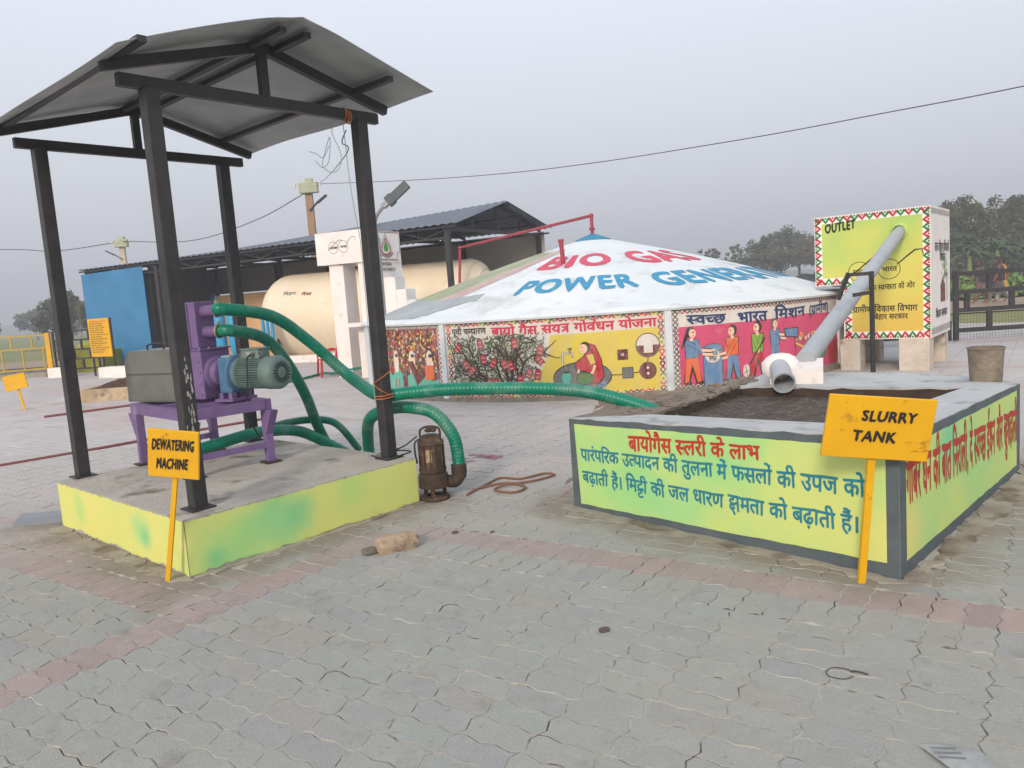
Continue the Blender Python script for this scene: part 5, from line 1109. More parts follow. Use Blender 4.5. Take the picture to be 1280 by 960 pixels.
def drop(m, l, cx, cy, w_, h_, wd=None):
    pts = []
    for k in range(25):
        t = k / 24 * 2 * math.pi; pts.append((cx + w_ * math.sin(t) * math.sin(t / 2) ** 1.0, cy + h_ * (math.cos(t / 2 * 2) * -.5 + .0) + 0))
    P = [(cx + w_ * math.sin(t) * (1 - math.cos(t)) / 1.3, cy + h_ * .5 * math.cos(t)) for t in [2 * math.pi * k / 24 for k in range(24)]]
    if wd: cv.line(m, l, P + P[:2], wd)
    else: cv.poly(m, l, P)
drop(mg, 1, .86, 2.90, .20, .50, .014); drop(mr, 1.5, .86, 2.86, .16, .38, .03); drop(lg1, 2, .86, 2.86, .09, .26); cv.line(lg2, 2.4, [(.86, 2.76), (.87, 2.93)], .012)
cv.poly(mh, 1, [(.62, 2.64), (.74, 2.62), (.86, 2.58), (1.0, 2.60), (1.12, 2.68), (1.11, 2.73), (1.02, 2.70), (.98, 2.73), (.88, 2.67), (.74, 2.69)])
cv.text(mk, 1, 'BIOGAS', .68, 2.42, 1.02, 2.42, .07, .03, latin=True); cv.text(mk, 1, 'THE ENERGY', .62, 2.30, 1.16, 2.30, .07, .03, latin=True)
cv.build('painted_side', il, face_map(IB, IC), base=.003)
cv = Canvas(); cv.ring(mh, 0, .46, 2.86, .12, .012, 22, .13); cv.ring(mh, 0, .72, 2.87, .12, .012, 22, .13); cv.line(mh, 0, [(.32, 2.82), (.5, 2.94), (.62, 3.02), (.7, 3.0)], .016); cv.line(mh, 0, [(.8, 2.92), (.93, 3.05), (1.02, 3.06), (1.04, 2.98)], .016)
cv.text(mk, 1, 'स्वच्छ', .38, 2.88, .56, 2.88, .05, .03); cv.text(mk, 1, 'भारत', .64, 2.89, .81, 2.89, .05, .03); cv.build('painted_front', il, face_map(IA, IB), base=.003)
# stepped inlet mass running down to the digester
mb = MB()
for x1, z1, y0 in ((-2.42, 2.14, 17.35), (-2.2, 1.86, 17.37), (-2.0, 1.62, 17.39), (-1.75, 1.42, 17.41), (-1.5, 1.25, 17.43)): mb.prism([(-3.0, y0 - .02), (x1, y0 + .0), (x1 + .15, y0 + .5), (-2.8, y0 + .6)], -.01, z1)
mb.prism([(-3.25, 16.9), (-1.3, 17.0), (-.6, 18.4), (-2.9, 18.4)], -.01, 1.12); mb.build('stepped_channel', white_wall, il)
quadbox(V(-3.45, 16.65, 0), V(1, 0, 0), .5, V(0, 1, 0), .5, 1.12, 1.2).build('ledge', white_wall, il)
# ================================================================ street lamp and utility poles
lp = thing('street_lamp', 'grey LED street lamp with curved arm above the white chamber', 'street lamp', (-2.3, 15.4, 0))
galv = mat('galvanised_pole', '#8c8c8a', .5, metal=.5)
mb = MB(); mb.tube([(-2.55, 16.2, 0), (-2.52, 16.1, 2.9)] , .045, 12).build('pole', galv, lp)
MB().tube(smoothpath([(-2.52, 16.1, 2.85), (-2.53, 15.95, 3.1), (-2.48, 15.88, 3.30), (-2.36, 15.83, 3.44), (-2.26, 15.8, 3.52)]), .035, 10).build('arm', galv, lp, smooth=True)
hd = V(.78, 0, .62).normalized(); hx = V(.5, -.45, -.62); hx = (hx - hd * hx.dot(hd)).normalized(); hz = hx.cross(hd)
MB().box(V(-2.25, 15.8, 3.53) + hd * .02, (.12, .2, .09), (hx, hd, hz), bev=.015).build('bracket', galv, lp)
MB().box(V(-2.25, 15.8, 3.53) + hd * .34, (.22, .5, .07), (hx, hd, hz), bev=.025).build('lamp_head', mat('lamp_head_grey', '#4d5053', .5), lp)
MB().box(V(-2.25, 15.8, 3.53) + hd * .12, (.25, .16, .11), (hx, hd, hz), bev=.02).build('driver_box', mat('lamp_head_grey', '#4d5053'), lp)
def upole(x, y, h_, label, lamp):
    t = thing('utility_pole', label, 'utility pole', (x, y, 0), 'utility poles behind the shed')
    MB().prism([(x - .14, y - .1), (x + .14, y - .1), (x + .14, y + .1), (x - .14, y + .1)], -.05, h_).build('pole', wood_m if h_ > 6.2 else mat('pole_concrete', '#b8ab98', .9), t)
    MB().box((x + .05, y - .15, h_ - .05), (.75, .25, .42), bev=.03).build('junction_box', mat('pale_green_box', '#a9ae93', .7, c2='#969b82', scale=4), t)
    MB().box((x + .05, y, h_ + .22), (.3, .2, .25), bev=.03).build('insulator_cap', mat('pale_green_box', '#a9ae93'), t)
    for k in (-1, 1): MB().lathe((x + .5 * k, y - .15, h_ + .0), [(0, 0), (.06, 0), (.05, .08), (.06, .14), (0, .16)], 8).build('insulator', mat('insulator_white', '#cfcac0', .4), t)
    if lamp:
        s = lamp; MB().bar((x, y - .12, h_ - .95), (x + s * .45, y - .3, h_ - .6), .06, .06).build('lamp_arm', black_paint, t); MB().bar((x + s * .38, y - .3, h_ - .68), (x + s * .78, y - .4, h_ - .42), .13, .07).build('lamp_head', black_paint, t)
    return t
upole(-7.62, 32, 6.45, 'tall brownish utility pole rising behind the shed roof', 1)
upole(-21.6, 45, 6.1, 'distant pale utility pole above the blue end of the shed', -1)
def wire(pts, r, label, m=wire_m, n=8): return tag(MB().tube(smoothpath(pts, n), r, 5).build('overhead_wire', m), label, 'cable')
wire([(-7.29, 32.0, 6.55), (-2.86, 28.0, 5.82), (.45, 24.0, 5.22), (2.81, 21.6, 4.97), (4.74, 19.6, 4.83), (6.5, 17.9, 4.75), (7.89, 16.3, 4.69), (9.64, 14.5, 4.65), (12.5, 11.3, 4.68)], .011, 'long overhead wire sagging from the pole to the upper right of the sky')
wire([(-7.65, 31.9, 6.25), (-11.08, 36, 5.77), (-15.65, 40, 5.45), (-21.46, 44.8, 6.15)], .02, 'overhead wire between the two poles behind the shed')
wire([(-21.46, 44.8, 6.15), (-26.5, 47, 6.1), (-31.7, 50, 6.72), (-45, 55, 7.5)], .024, 'overhead wire leaving the distant pole to the left')
wire([(-1.10, 5.98, 2.86), (-1.20, 6.3, 2.84), (-1.42, 7.5, 2.95), (-4, 18, 4.4), (-7.5, 31.8, 6.6)], .0045, 'thin service wire from the canopy post up to the wooden pole', wire_m)
tag(MB().tube(smoothpath([(-1.09, 5.9, 2.9), (-1.17, 5.8, 2.83), (-1.12, 5.8, 2.66), (-1.14, 5.8, 2.56), (-1.2, 5.8, 2.53), (-1.26, 5.8, 2.58), (-1.24, 5.8, 2.66), (-1.19, 5.8, 2.78), (-1.21, 5.8, 2.62), (-1.26, 5.8, 2.57), (-1.31, 5.8, 2.62)]), .0025, 5).tube(smoothpath([(-1.2, 5.8, 2.72), (-1.25, 5.8, 2.64), (-1.30, 5.8, 2.67), (-1.35, 5.8, 2.69)]), .0025, 5).build('wire_loop', wire_g), 'loose loops of pale wire hanging beside the right canopy post', 'wire')
tag(MB().tube(smoothpath([(-1.10, 5.88, 2.92), (-1.085, 5.85, 2.5), (-1.07, 5.85, 2.27), (-1.05, 5.87, 2.03), (-1.055, 5.9, 1.8), (-1.06, 5.92, 1.2), (-1.06, 5.93, .8)]), .003, 5).build('wire', wire_g), 'thin pale wire running down the left of the right canopy post', 'wire')
mb = MB()
for k in range(3): mb.tube([V(-1.05, 5.93, 0) + T2 * (-.06 + k * .022) + D2 * (.034 * math.cos(a)) + V(0, 0, 2.955 + .045 * math.sin(a) - .01 * k) for a in [i * .5236 for i in range(13)]], .005, 5)
tag(mb.build('rope', rope_m), 'orange string wound round the tie beam at the top of the right canopy post', 'rope')
# ================================================================ gates, fences
def gate(A, B, z0, hs, m, label, name='gate', mesh=True, t=.06, cols=2, grp=None, sp=.62):
    A, B = Vector((*A, 0)), Vector((*B, 0)); d = (B - A).normalized(); L = (B - A).length; g = thing(name, label, 'gate' if 'gate' in name else 'fence', tuple(A), grp)
    for z in hs: MB().bar(A + V(0, 0, z), B + V(0, 0, z), t, t).build('rail', m, g)
    for s in (0, L): MB().post(A + d * s + V(0, 0, z0), A + d * s + V(0, 0, hs[-1]), t, t * 1.02, d).build('post', m, g)
    n = max(1, round(L / sp))
    for k in range(len(hs) - 1):
        for i in range(n):
            s = L * (i + (.25 if k % 2 else .75)) / n; MB().post(A + d * s + V(0, 0, hs[k] + t / 2), A + d * s + V(0, 0, hs[k + 1] - t / 2), t, t * .98, d).build('bar', m, g)
    if mesh:
        mb = MB(); k = 0; z = z0 + .05
        while z < hs[1] - .02: mb.bar(A + V(0, 0, z), B + V(0, 0, z), .003, .003); z += .06
        s = .035
        while s < L: mb.bar(A + d * s + V(0, 0, z0), A + d * s + V(0, 0, hs[1]), .003, .003); s += .06
        mb.build('wire_mesh', mat('mesh_wire', '#54544f', .6), g)
    return g
gate((8.95, 15.5), (12.3, 15.15), .02, [.22, .62, .98, 1.34], black_paint, 'black steel gate with brick-pattern bars at the right edge', grp=None, t=.085, sp=.9)
gate((6.0, 15.9), (8.85, 15.55), .02, [.12, .42], black_paint, 'low black mesh fence seen between the legs of the outlet box', name='mesh_fence', t=.06)
gate((-14.75, 25.3), (-13.0, 24.9), .15, [.2, .52, .82, 1.13, 1.42], black_paint, 'black gate with brick-pattern bars beside the yellow fence', mesh=False, t=.055)
gate((-21, 24.2), (-14.95, 25.3), .1, [.28, .95, 1.36], mat('faded_yellow_paint', '#b79a2e', .7, c2='#a68c30'), 'yellow steel fence at the far left of the yard', name='yellow_fence', mesh=False, t=.045)
tag(MB().post((-14.9, 25.25, -.02), (-14.9, 25.25, 1.42), .14, .12, (1, .2, 0), bev=.01).build('fence_post', yellow_m), 'thick yellow post where the yellow fence meets the black gate', 'post')
tag(MB().prism([(-21, 24.35), (-15.0, 25.45), (-15.05, 25.6), (-21, 24.6)], -.02, .26).build('kerb_wall', concrete), 'low concrete kerb wall beneath the yellow fence', 'wall')
for P, lb in (([(-14.6, 24.5), (-13.9, 24.35), (-13.8, 24.7), (-14.5, 24.85)], 'short white block beside the black gate, nearest the yellow fence'), ([(-12.15, 22.9), (-10.1, 22.1), (-9.9, 22.5), (-12.0, 23.3)], 'long white kerb block in front of the blue shed wall'), ([(-11.6, 22.55), (-9.6, 21.85), (-9.55, 22.0), (-11.5, 22.75)], 'lower white kerb strip ahead of the long white block')):
    tag(MB().prism(P, -.01, .12 if 'strip' in lb else .3).build('kerb_block', white_wall), lb, 'kerb')
# raised bed with manure
pn = thing('manure_bed', 'low plastered bed filled with brown manure, behind the left canopy post', 'planter', (-8.7, 17, 0))
rim_m = mat('bed_plaster', '#c0aa8c', .9, c2='#9f8a70', scale=3, bump=.6, bscale=14, c3='#7a6b58', s3=5)
PB = [(-8.95, 15.85), (-6.6, 15.9), (-6.6, 18.2), (-9.1, 18.2)]
for i in range(4):
    a, b = Vector(PB[i]), Vector(PB[(i + 1) % 4]); d = (b - a).normalized(); n_ = Vector((d.y, -d.x)); MB().prism([tuple(a), tuple(b), tuple(b - n_ * .16 - d * .16 * 0), tuple(a - n_ * .16)], -.01, .24 + .002 * i).build('wall', rim_m, pn)
mb = MB(); n = 26; vs = []
for j in range(n + 1):
    for i in range(n + 1):
        a, b = i / n, j / n; z = .18 + .26 * math.sin(math.pi * a) ** .7 * math.sin(math.pi * b) ** .7 + random.uniform(-.03, .03); vs.append((-8.9 + 2.2 * a, 16.0 + 2.1 * b, z))
mb.add(vs, [(j * (n + 1) + i, j * (n + 1) + i + 1, (j + 1) * (n + 1) + i + 1, (j + 1) * (n + 1) + i) for j in range(n) for i in range(n)]); mb.build('manure', soil_m, pn)
yb = mat('yellow_straw', '#9a9427', .9, c2='#84862a', scale=5, bump=.6, bscale=20)
t = thing('covered_stack', 'rounded yellow-green covered stack behind the black gate on the left', 'stack', (-14.3, 26.8, 0))
MB().prism([(-15.0, 26.4), (-13.6, 26.0), (-13.4, 27.2), (-14.8, 27.5)], -.02, .7).build('base', yb, t); MB().blob((-14.35, 26.8, .68), (.55, .45, .36), seg=16, jit=.04).build('dome', yb, t, smooth=True)
# ================================================================ red plastic chair
ch = thing('plastic_chair', 'red plastic chair by the white pillar in front of the beige tank', 'chair', (-4.2, 17.95, 0)); rp_ = mat('red_plastic', '#b5202f', .45)
cY = R(205); cX_ = V(math.cos(cY + math.pi / 2), math.sin(cY + math.pi / 2), 0); cF = V(math.cos(cY), math.sin(cY), 0); c0 = V(-4.2, 17.95, 0)
cp = lambda a, b, z: c0 + cX_ * a + cF * b + V(0, 0, z)
for a in (-.2, .2):
    for b in (-.2, .2): MB().bar(cp(a * 1.15, b * 1.15, 0), cp(a, b, .38), .045, .03).build('leg', rp_, ch)
    MB().tube(smoothpath([cp(a * 1.1, -.2, .62), cp(a * 1.25, 0, .6), cp(a * 1.2, .18, .56), cp(a * 1.05, .2, .38)]), .02, 6).build('arm', rp_, ch)
MB().box(cp(0, 0, .39), (.44, .42, .03), (cX_, cF, V(0, 0, 1)), bev=.01).build('seat', rp_, ch)
mb = MB()
for k in range(5): mb.bar(cp(-.16 + .08 * k, -.2, .4), cp((-.16 + .08 * k) * 1.15, -.3, .78), .045, .015)
mb.bar(cp(-.2, -.3, .78), cp(.2, -.3, .78), .06, .03); mb.build('backrest', rp_, ch)
# ================================================================ bits on the ground
sb = thing('broken_brick', 'pale broken block lying on the paving in front of the platform', 'block', (-.82, 4.82, 0)); bmx = mat('pale_block', '#b09a84', .95, c2='#9a856f', scale=6, bump=.8, bscale=25, c3='#6a5a4c', s3=9)
def rock(c, r, ax_, name, m, parent=None, seed=1, seg=10):
    rg = random.Random(seed); bm = bmesh.new(); bmesh.ops.create_cube(bm, size=1); bmesh.ops.subdivide_edges(bm, edges=bm.edges, cuts=3, use_grid_fill=True); mb = MB(); vs = []
    for v in bm.verts:
        q = v.co.copy(); q2 = q.normalized() * .62; q = q.lerp(q2, .35) * (1 + rg.uniform(-.07, .07)); vs.append(Vector(c) + ax_[0] * q.x * r[0] + ax_[1] * q.y * r[1] + V(0, 0, 1) * (q.z * r[2]))
    bm.verts.index_update(); mb.add(vs, [tuple(v.index for v in f.verts) for f in bm.faces]); bm.free(); return mb.build(name, m, parent)
rock((-.80, 4.80, .045), (.25, .12, .10), (V(.9, .44, 0).normalized(), V(-.44, .9, 0).normalized()), 'block', bmx, sb)
tag(rock((-.97, 4.74, .02), (.08, .07, .035), (V(.8, .6, 0), V(-.6, .8, 0)), 'stone', mat('grey_stone', '#6f675c', .95)), 'small grey chip lying against the pale broken block', 'stone')
for x, y, s, lb in ((-.45, 5.05, .025, 'small dark chip on the paving near the pump'), (.34, 3.39, .028, 'small dark grey lump on the paving in the middle foreground'), (4.6, 10.6, .1, 'dark lump on the paving beneath the outlet box'), (-.20, 5.0, .018, 'tiny dark pebble on the paving left of the slurry tank')):
    tag(rock((x, y, s * .25), (s * 1.6, s, s * .6), (V(.9, .3, 0).normalized(), V(-.3, .9, 0).normalized()), 'stone', mat('dark_stone', '#57504a', .95), seed=int(x * 50)), lb, 'stone')
mb = MB(); mb.tube([(1.19 + .05 * math.cos(a), 2.86 + .045 * math.sin(a), .004 + .001 * math.sin(a * 5)) for a in [k * .2 for k in range(29)]], .0022, 5); mb.tube(smoothpath([(1.235, 2.87, .004), (1.26, 2.86, .005), (1.29, 2.835, .004)]), .004, 5)
tag(mb.build('wire_ring', mat('dirty_wire', '#4b4740', .9)), 'dirty ring of wire pressed on the right foreground pavers', 'wire')
pw_ = thing('plastic_wrapper', 'torn greyish printed plastic wrapper flat on the paving at the lower right', 'wrapper', (1.32, 2.27, 0)); wr = mat('wrapper_plastic', '#a0a2a0', .5, c2='#8c8f8e', scale=20)
pt = [(1.235, 2.37), (1.285, 2.355), (1.30, 2.345), (1.405, 2.30), (1.40, 2.20), (1.26, 2.22)]; mb = MB(); 
mb.add([V(x, y, .006 + .004 * ((i * 7) % 3)) for i, (x, y) in enumerate(pt)] + [V(1.32, 2.29, .016)], [(i, (i + 1) % 6, 6) for i in range(6)]); o = mb.build('sheet', wr, pw_); o.modifiers.new('s', 'SOLIDIFY').thickness = .001
mb = MB()
for k in range(3): mb.bar((1.255, 2.335 - k * .025, .0155), (1.33, 2.315 - k * .027, .0195), .006, .001)
mb.build('print', mat('print_grey', '#6f7374', .6), pw_)
pk_ = mat('red_powder', '#a8606a', .95, c2='#a08488', scale=12); 
t = thing('powder_spill', 'small spill of reddish powder on the paving behind the pump', 'spill', (-.3, 7.4, 0)); 
for k in range(14):
    x, y = -.32 + random.gauss(0, .11), 7.45 + random.gauss(0, .06); MB().add([V(x + (.02 + .02 * random.random()) * math.cos(a) * 2, y + .02 * math.sin(a), .004 + .0003 * k) for a in [i * .9 for i in range(7)]], [tuple(range(7))]).build('powder_patch', pk_, t)
cdm = mat('red_cord', '#7d4a48', .9)
tag(MB().tube(smoothpath([(-7.2, 7.9, .012), (-6.01, 8.92, .012), (-5.27, 9.64, .012), (-4.44, 10.57, .012), (-3.7, 11.3, .012)]), .018, 6).build('conduit', cdm), 'long dark red conduit lying across the paving at the left', 'pipe')
tag(MB().tube(smoothpath([(-8.27, 13.6, .012), (-7.3, 14.4, .012), (-6.2, 15.2, .012)]), .025, 6).build('conduit', cdm), 'shorter reddish conduit lying beyond, near the manure bed', 'pipe')
tl = MB().prism([(-4.05, 6.05), (-3.68, 6.1), (-3.78, 6.42), (-4.2, 6.4)], .0, .022); tag(tl.build('loose_slab', mat('loose_grey_slab', '#7d8284', .8, c2='#8c9092', scale=5)), 'loose flat grey slab lying at the left of the platform', 'slab')
# ================================================================ people on the road
def woman(x, y, face, h, kam, shal, bot, lead, label, shawl=True):
    t = thing('person', label, 'person', (x, y, 0), 'women walking along the road'); F = V(math.cos(face), math.sin(face), 0); S = V(-F.y, F.x, 0); k = h / 1.6
    P = lambda f, s, z: V(x, y, 0) + (F * f + S * s) * k + V(0, 0, z * k)
    sk = mat('skin', '#7a5038', .6); J = {}
    verts = []; rad = []; edges = []
    def J_(n, p, r, par=None):
        J[n] = len(verts); verts.append(p); rad.append(r * k)
        if par: edges.append((J[par], J[n]))
    J_('pel', P(0, 0, .88), .13); J_('chest', P(.01, 0, 1.2), .12, 'pel'); J_('neck', P(.02, 0, 1.36), .05, 'chest'); J_('head', P(.035, 0, 1.47), .088, 'neck'); J_('crown', P(.03, 0, 1.55), .07, 'head')
    for s, n in ((-1, 'r'), (1, 'l')):
        ph = lead * s
        J_('hip' + n, P(.0, .09 * s, .82), .09, 'pel'); J_('kn' + n, P(.16 * ph + .04, .09 * s, .47), .06, 'hip' + n); J_('an' + n, P(.27 * ph - .03, .08 * s, .09 + (.05 if ph < 0 else 0)), .036, 'kn' + n); J_('to' + n, P(.27 * ph + .12, .08 * s, .03), .03, 'an' + n)
        J_('sh' + n, P(0, .16 * s, 1.3), .055, 'chest'); J_('el' + n, P(-.1 * ph, .2 * s, 1.04), .038, 'sh' + n); J_('wr' + n, P(-.14 * ph + .08, .18 * s, .82), .026, 'el' + n); J_('ha' + n, P(-.14 * ph + .12, .17 * s, .75), .03, 'wr' + n)
    me = bpy.data.meshes.new('body'); me.from_pydata([tuple(v - Vector((x, y, 0))) for v in verts], edges, []); o = bpy.data.objects.new('body', me); sc.collection.objects.link(o); o.parent = t; me.materials.append(sk)
    o.modifiers.new('skin', 'SKIN'); me.skin_vertices[0].data[0].use_root = True
    for i, r_ in enumerate(rad): me.skin_vertices[0].data[i].radius = (r_, r_)
    o.modifiers.new('sub', 'SUBSURF').levels = 1; o.modifiers['sub'].render_levels = 1
    def cloth(name, secs, m):
        vs = []; fs = []; n = 16
        for (f, s, z, rf, rs) in secs:
            for j in range(n):
                a = 2 * math.pi * j / n; w_ = 1 + .06 * math.sin(a * 5 + z * 7) * (1 if z < .9 else .3); vs.append(P(f + rf * math.cos(a) * w_, s + rs * math.sin(a) * w_, z))
        for i in range(len(secs) - 1):
            for j in range(n): fs.append((i * n + j, i * n + (j + 1) % n, (i + 1) * n + (j + 1) % n, (i + 1) * n + j))
        return MB().add(vs, fs).build(name, m, t, smooth=True)
    cloth('tunic', [(-.02, 0, .50, .19, .20), (-.01, 0, .70, .17, .19), (0, 0, .92, .15, .18), (.0, 0, 1.1, .13, .16), (.01, 0, 1.28, .125, .19), (.02, 0, 1.36, .07, .09)], kam)
    for s in (-1, 1):
        ph = lead * s; cloth('trouser_leg', [(.27 * ph - .03, .08 * s, .1 + (.05 if ph < 0 else 0), .06, .055), (.2 * ph, .085 * s, .3, .085, .08), (.14 * ph + .02, .09 * s, .5, .10, .095), (.03 * ph, .09 * s, .75, .12, .11)], bot)
    if shawl: cloth('shawl', [(-.05, 0, .78, .19, .24), (-.04, 0, 1.0, .18, .25), (-.03, 0, 1.2, .165, .24), (-.01, 0, 1.34, .12, .17), (-.01, 0, 1.42, .10, .11), (-.02, 0, 1.52, .11, .105), (-.01, 0, 1.60, .085, .08), (0, 0, 1.63, .02, .02)], shal)
    else: cloth('hair', [(-.03, 0, 1.36, .06, .06), (-.025, 0, 1.46, .09, .085), (-.01, 0, 1.56, .095, .09), (.0, 0, 1.63, .05, .05), (.0, 0, 1.645, .01, .01)], mat('hair_black', '#15110f', .6))
    for s in (-1, 1): cloth('sleeve', [(-.10 * lead * s, .2 * s, 1.02, .05, .05), (0, .17 * s, 1.2, .06, .055), (0, .14 * s, 1.32, .06, .06)], kam)
    return t
dk = mat('dark_print_cloth', '#3a3434', .9, c2='#5d5456', scale=14); dk2 = mat('dark_maroon_cloth', '#2c2226', .9, c2='#453a3d', scale=10); gcl = mat('grey_patterned_cloth', '#6a6460', .9, c2='#5c5654', scale=12)
ycl = mat('saffron_cloth', '#b98a3a', .9); wcl = mat('white_cloth', '#a9a29c', .9); pcl = mat('brown_cloth', '#6b4f48', .9)
woman(17.85, 29.3, R(182), 1.63, gcl, dk2, pcl, 1, 'leftmost of the three walking women, in grey print under a dark shawl')
woman(18.3, 29.0, R(182), 1.68, dk, dk2, gcl, -1, 'middle woman of the three on the road, in dark patterned clothes and shawl')
woman(18.72, 29.4, R(182), 1.66, ycl, dk, wcl, 1, 'rightmost walking woman, in saffron tunic and white trousers', shawl=False)
# ================================================================ trees
leafm = [mat('foliage_dark', '#39422a', .9, c2='#4d5636', scale=.8), mat('foliage_olive', '#525636', .9, c2='#625f40', scale=.8), mat('foliage_light', '#66743f', .9, c2='#7c8450', scale=.8), mat('foliage_brown', '#6a5b45', .9, c2='#5a4f3c', scale=.8)]
bark = mat('bark', '#5a4c40', .95, c2='#6f6152', scale=3)
def tree(x, y, h, w_, label, mats_=(0, 1), dens=1.0, leaf=.3, trunk_h=.35, bare=False, seed=0, grp='trees beyond the yard', name='broadleaf_tree', tiers=None):
    rg = random.Random(seed); t = thing(name, label, 'tree', (x, y, -.1), grp); mb = MB(); ends = []
    tr = h * .022 + .04; top = V(x + rg.uniform(-.3, .3), y, h * trunk_h); mb.tube([V(x, y, -.15), V(x, y, h * trunk_h * .5), top], [tr * 1.3, tr, tr * .8], 7)
    nb_ = 7 if not bare else 11
    for k in range(nb_):
        a = 6.283 * k / nb_ + rg.uniform(-.3, .3); el = rg.uniform(.15, 1.2); z1 = h * rg.uniform(.5, .97); rr_ = w_ * .5 * rg.uniform(.45, .95) * math.cos(el * .5)
        if z1 > h * .85: rr_ *= .5
        p1 = V(x + rr_ * math.cos(a), y + rr_ * math.sin(a) * .8, z1); mid = top.lerp(p1, .5) + V(0, 0, -.08 * h * rg.random()) + V(rg.uniform(-.3, .3), 0, 0)
        st_ = top.lerp(V(x, y, h * .8), rg.random() * .6)
        mb.tube([st_, mid, p1], [tr * .5, tr * .3, tr * .1], 5, cap=False); ends.append(p1)
        for q in range(4 if bare else 2):
            b = mid.lerp(p1, rg.uniform(.1, .8)); p2 = b + V(rg.gauss(0, 1), rg.gauss(0, .8), rg.uniform(.1, .9)) * w_ * .14; mb.tube([b, p2], [tr * .2, tr * .05], 4, cap=False); ends.append(p2)
    mb.tube([top, V(x, y, h * .92)], [tr * .8, tr * .2], 6); ends.append(V(x, y, h * .93))
    mb.build('trunk', bark, t)
    cl = MB(); nl = int(len(ends) * (60 if not bare else 14) * dens)
    cents = []
    for e_2 in ends:
        for _ in range(3 if not bare else 1): cents.append((e_2 + V(rg.gauss(0, 1), rg.gauss(0, 1), rg.gauss(0, .7)) * w_ * (.07 if not bare else .02), w_ * rg.uniform(.05, .11) * (1 if not bare else .5), rg.randrange(len(mats_))))
    for _ in range(nl * 2):
        c_2, r_2, mi = rg.choice(cents); d = V(rg.gauss(0, 1), rg.gauss(0, 1), rg.gauss(0, .8)); d = d.normalized() * r_2 * rg.uniform(.6, 1.25)
        p = c_2 + d
        if p.z < h * trunk_h * .55: continue
        s = leaf * rg.uniform(.5, 1.2); u = V(rg.gauss(0, 1), rg.gauss(0, 1), rg.gauss(0, 1)).normalized(); v_ = u.cross(V(rg.gauss(0, 1), rg.gauss(0, 1), rg.gauss(0, 1))).normalized()
        cl.add([p - u * s * .5, p + v_ * s * .3, p + u * s * .5, p - v_ * s * .3], [(0, 1, 2, 3)], mi if rg.random() < .85 else rg.randrange(len(mats_)))
    cl.build('crown', [leafm[i] for i in mats_], t); return t
def az(px, Y):   # metres to the right at distance Y for a bearing given as a slope
    return px * Y
tree(-33.6, 60, 4.1, 3.8, 'dark bushy tree left of the blue shed end, its left half nearest the canopy post', (0, 1), leaf=.26, trunk_h=.15, seed=1, dens=2.4)
tree(-36.0, 62, 2.6, 2.4, 'smaller feathery tree on the left of the dark bushy tree', (0, 1), leaf=.25, trunk_h=.25, seed=2, dens=1.2)
tree(-31.0, 59, 3.5, 3.2, 'dark tree touching the blue end of the shed', (0, 1), leaf=.26, trunk_h=.15, seed=3, dens=2.2)
tree(-71, 118, 4.2, 5.2, 'round distant tree at the far left horizon', (0, 1), leaf=.5, trunk_h=.2, seed=4)
tree(-78, 116, 3.6, 4.4, 'low distant tree at the left picture edge', (0, 1), leaf=.5, trunk_h=.2, seed=5)
tree(-65, 119, 2.6, 5, 'flat distant bush right of the round tree at the far left', (1, 2), leaf=.5, trunk_h=.15, seed=6)
tree(-21.5, 55, 6.1, 2.4, 'tree top just showing above the roof of the shed', (1, 3), leaf=.3, trunk_h=.5, seed=7)
# right: the clump beyond the digester
TY = 84
for k, (px, h, w_, lb, ms, br) in enumerate(((.205, 5.2, 4.5, 'faint bare tree leftmost beyond the white roof', (3, 1), True), (.262, 6.0, 4.6, 'open tiered tree standing alone against the sky', (3, 0), True), (.295, 6.4, 4.0, 'bare spindly tree beside the tall dark clump', (3, 1), True),
        (.328, 7.3, 5.6, 'broad olive tree on the left of the dark clump', (1, 0), False), (.352, 8.6, 5.8, 'tallest tree of the dark clump behind the digester', (0, 1), False), (.378, 8.3, 5.6, 'second tall tree right of the tallest in the clump', (1, 3), False), (.402, 7.6, 5.4, 'brownish tree on the right of the clump', (3, 1), False), (.425, 5.6, 4.6, 'low dark tree beside the outlet box edge', (0, 1), False), (.445, 4.4, 5.0, 'short bush half hidden by the outlet box', (0, 1), False))):
    Y = TY + (k % 3) * 3; tree(px * Y, Y, h * (.74 if not br else .86), w_ * .95, lb, ms, leaf=.3, trunk_h=.3 if not br else .3, bare=br, seed=20 + k, dens=2.0 if not br else 1.0, grp='trees beyond the digester')
tg = mat('undergrowth_leaf', '#3c4530', .95, c2='#565a3c', scale=.5)
def thicket(x0, y0, x1, y1, h, n_, leaf, label, name, seed, m):
    rg = random.Random(seed); mb = MB()
    for _ in range(n_):
        t = rg.random(); x = x0 + (x1 - x0) * t; y = y0 + (y1 - y0) * t + rg.uniform(-2, 2); hh = h * (.65 + .35 * math.sin(t * 23 + seed) * math.sin(t * 9)); z = rg.uniform(0, 1) ** .8 * hh
        s = leaf * rg.uniform(.6, 1.3); u = V(rg.gauss(0, 1), rg.gauss(0, 1), rg.gauss(0, 1)).normalized(); v_ = u.cross(V(rg.gauss(0, 1), rg.gauss(0, 1), 1)).normalized(); p = V(x + rg.uniform(-.3, .3), y, z); mb.add([p - u * s * .5, p + v_ * s * .3, p + u * s * .5, p - v_ * s * .3], [(0, 1, 2, 3)])
    o = mb.build(name, m); tag(o, label, 'undergrowth', kind='stuff'); return o
thicket(22, 88, 40, 88, 2.2, 9000, .4, 'dark undergrowth beneath the tree clump behind the digester', 'undergrowth', 1, tg)
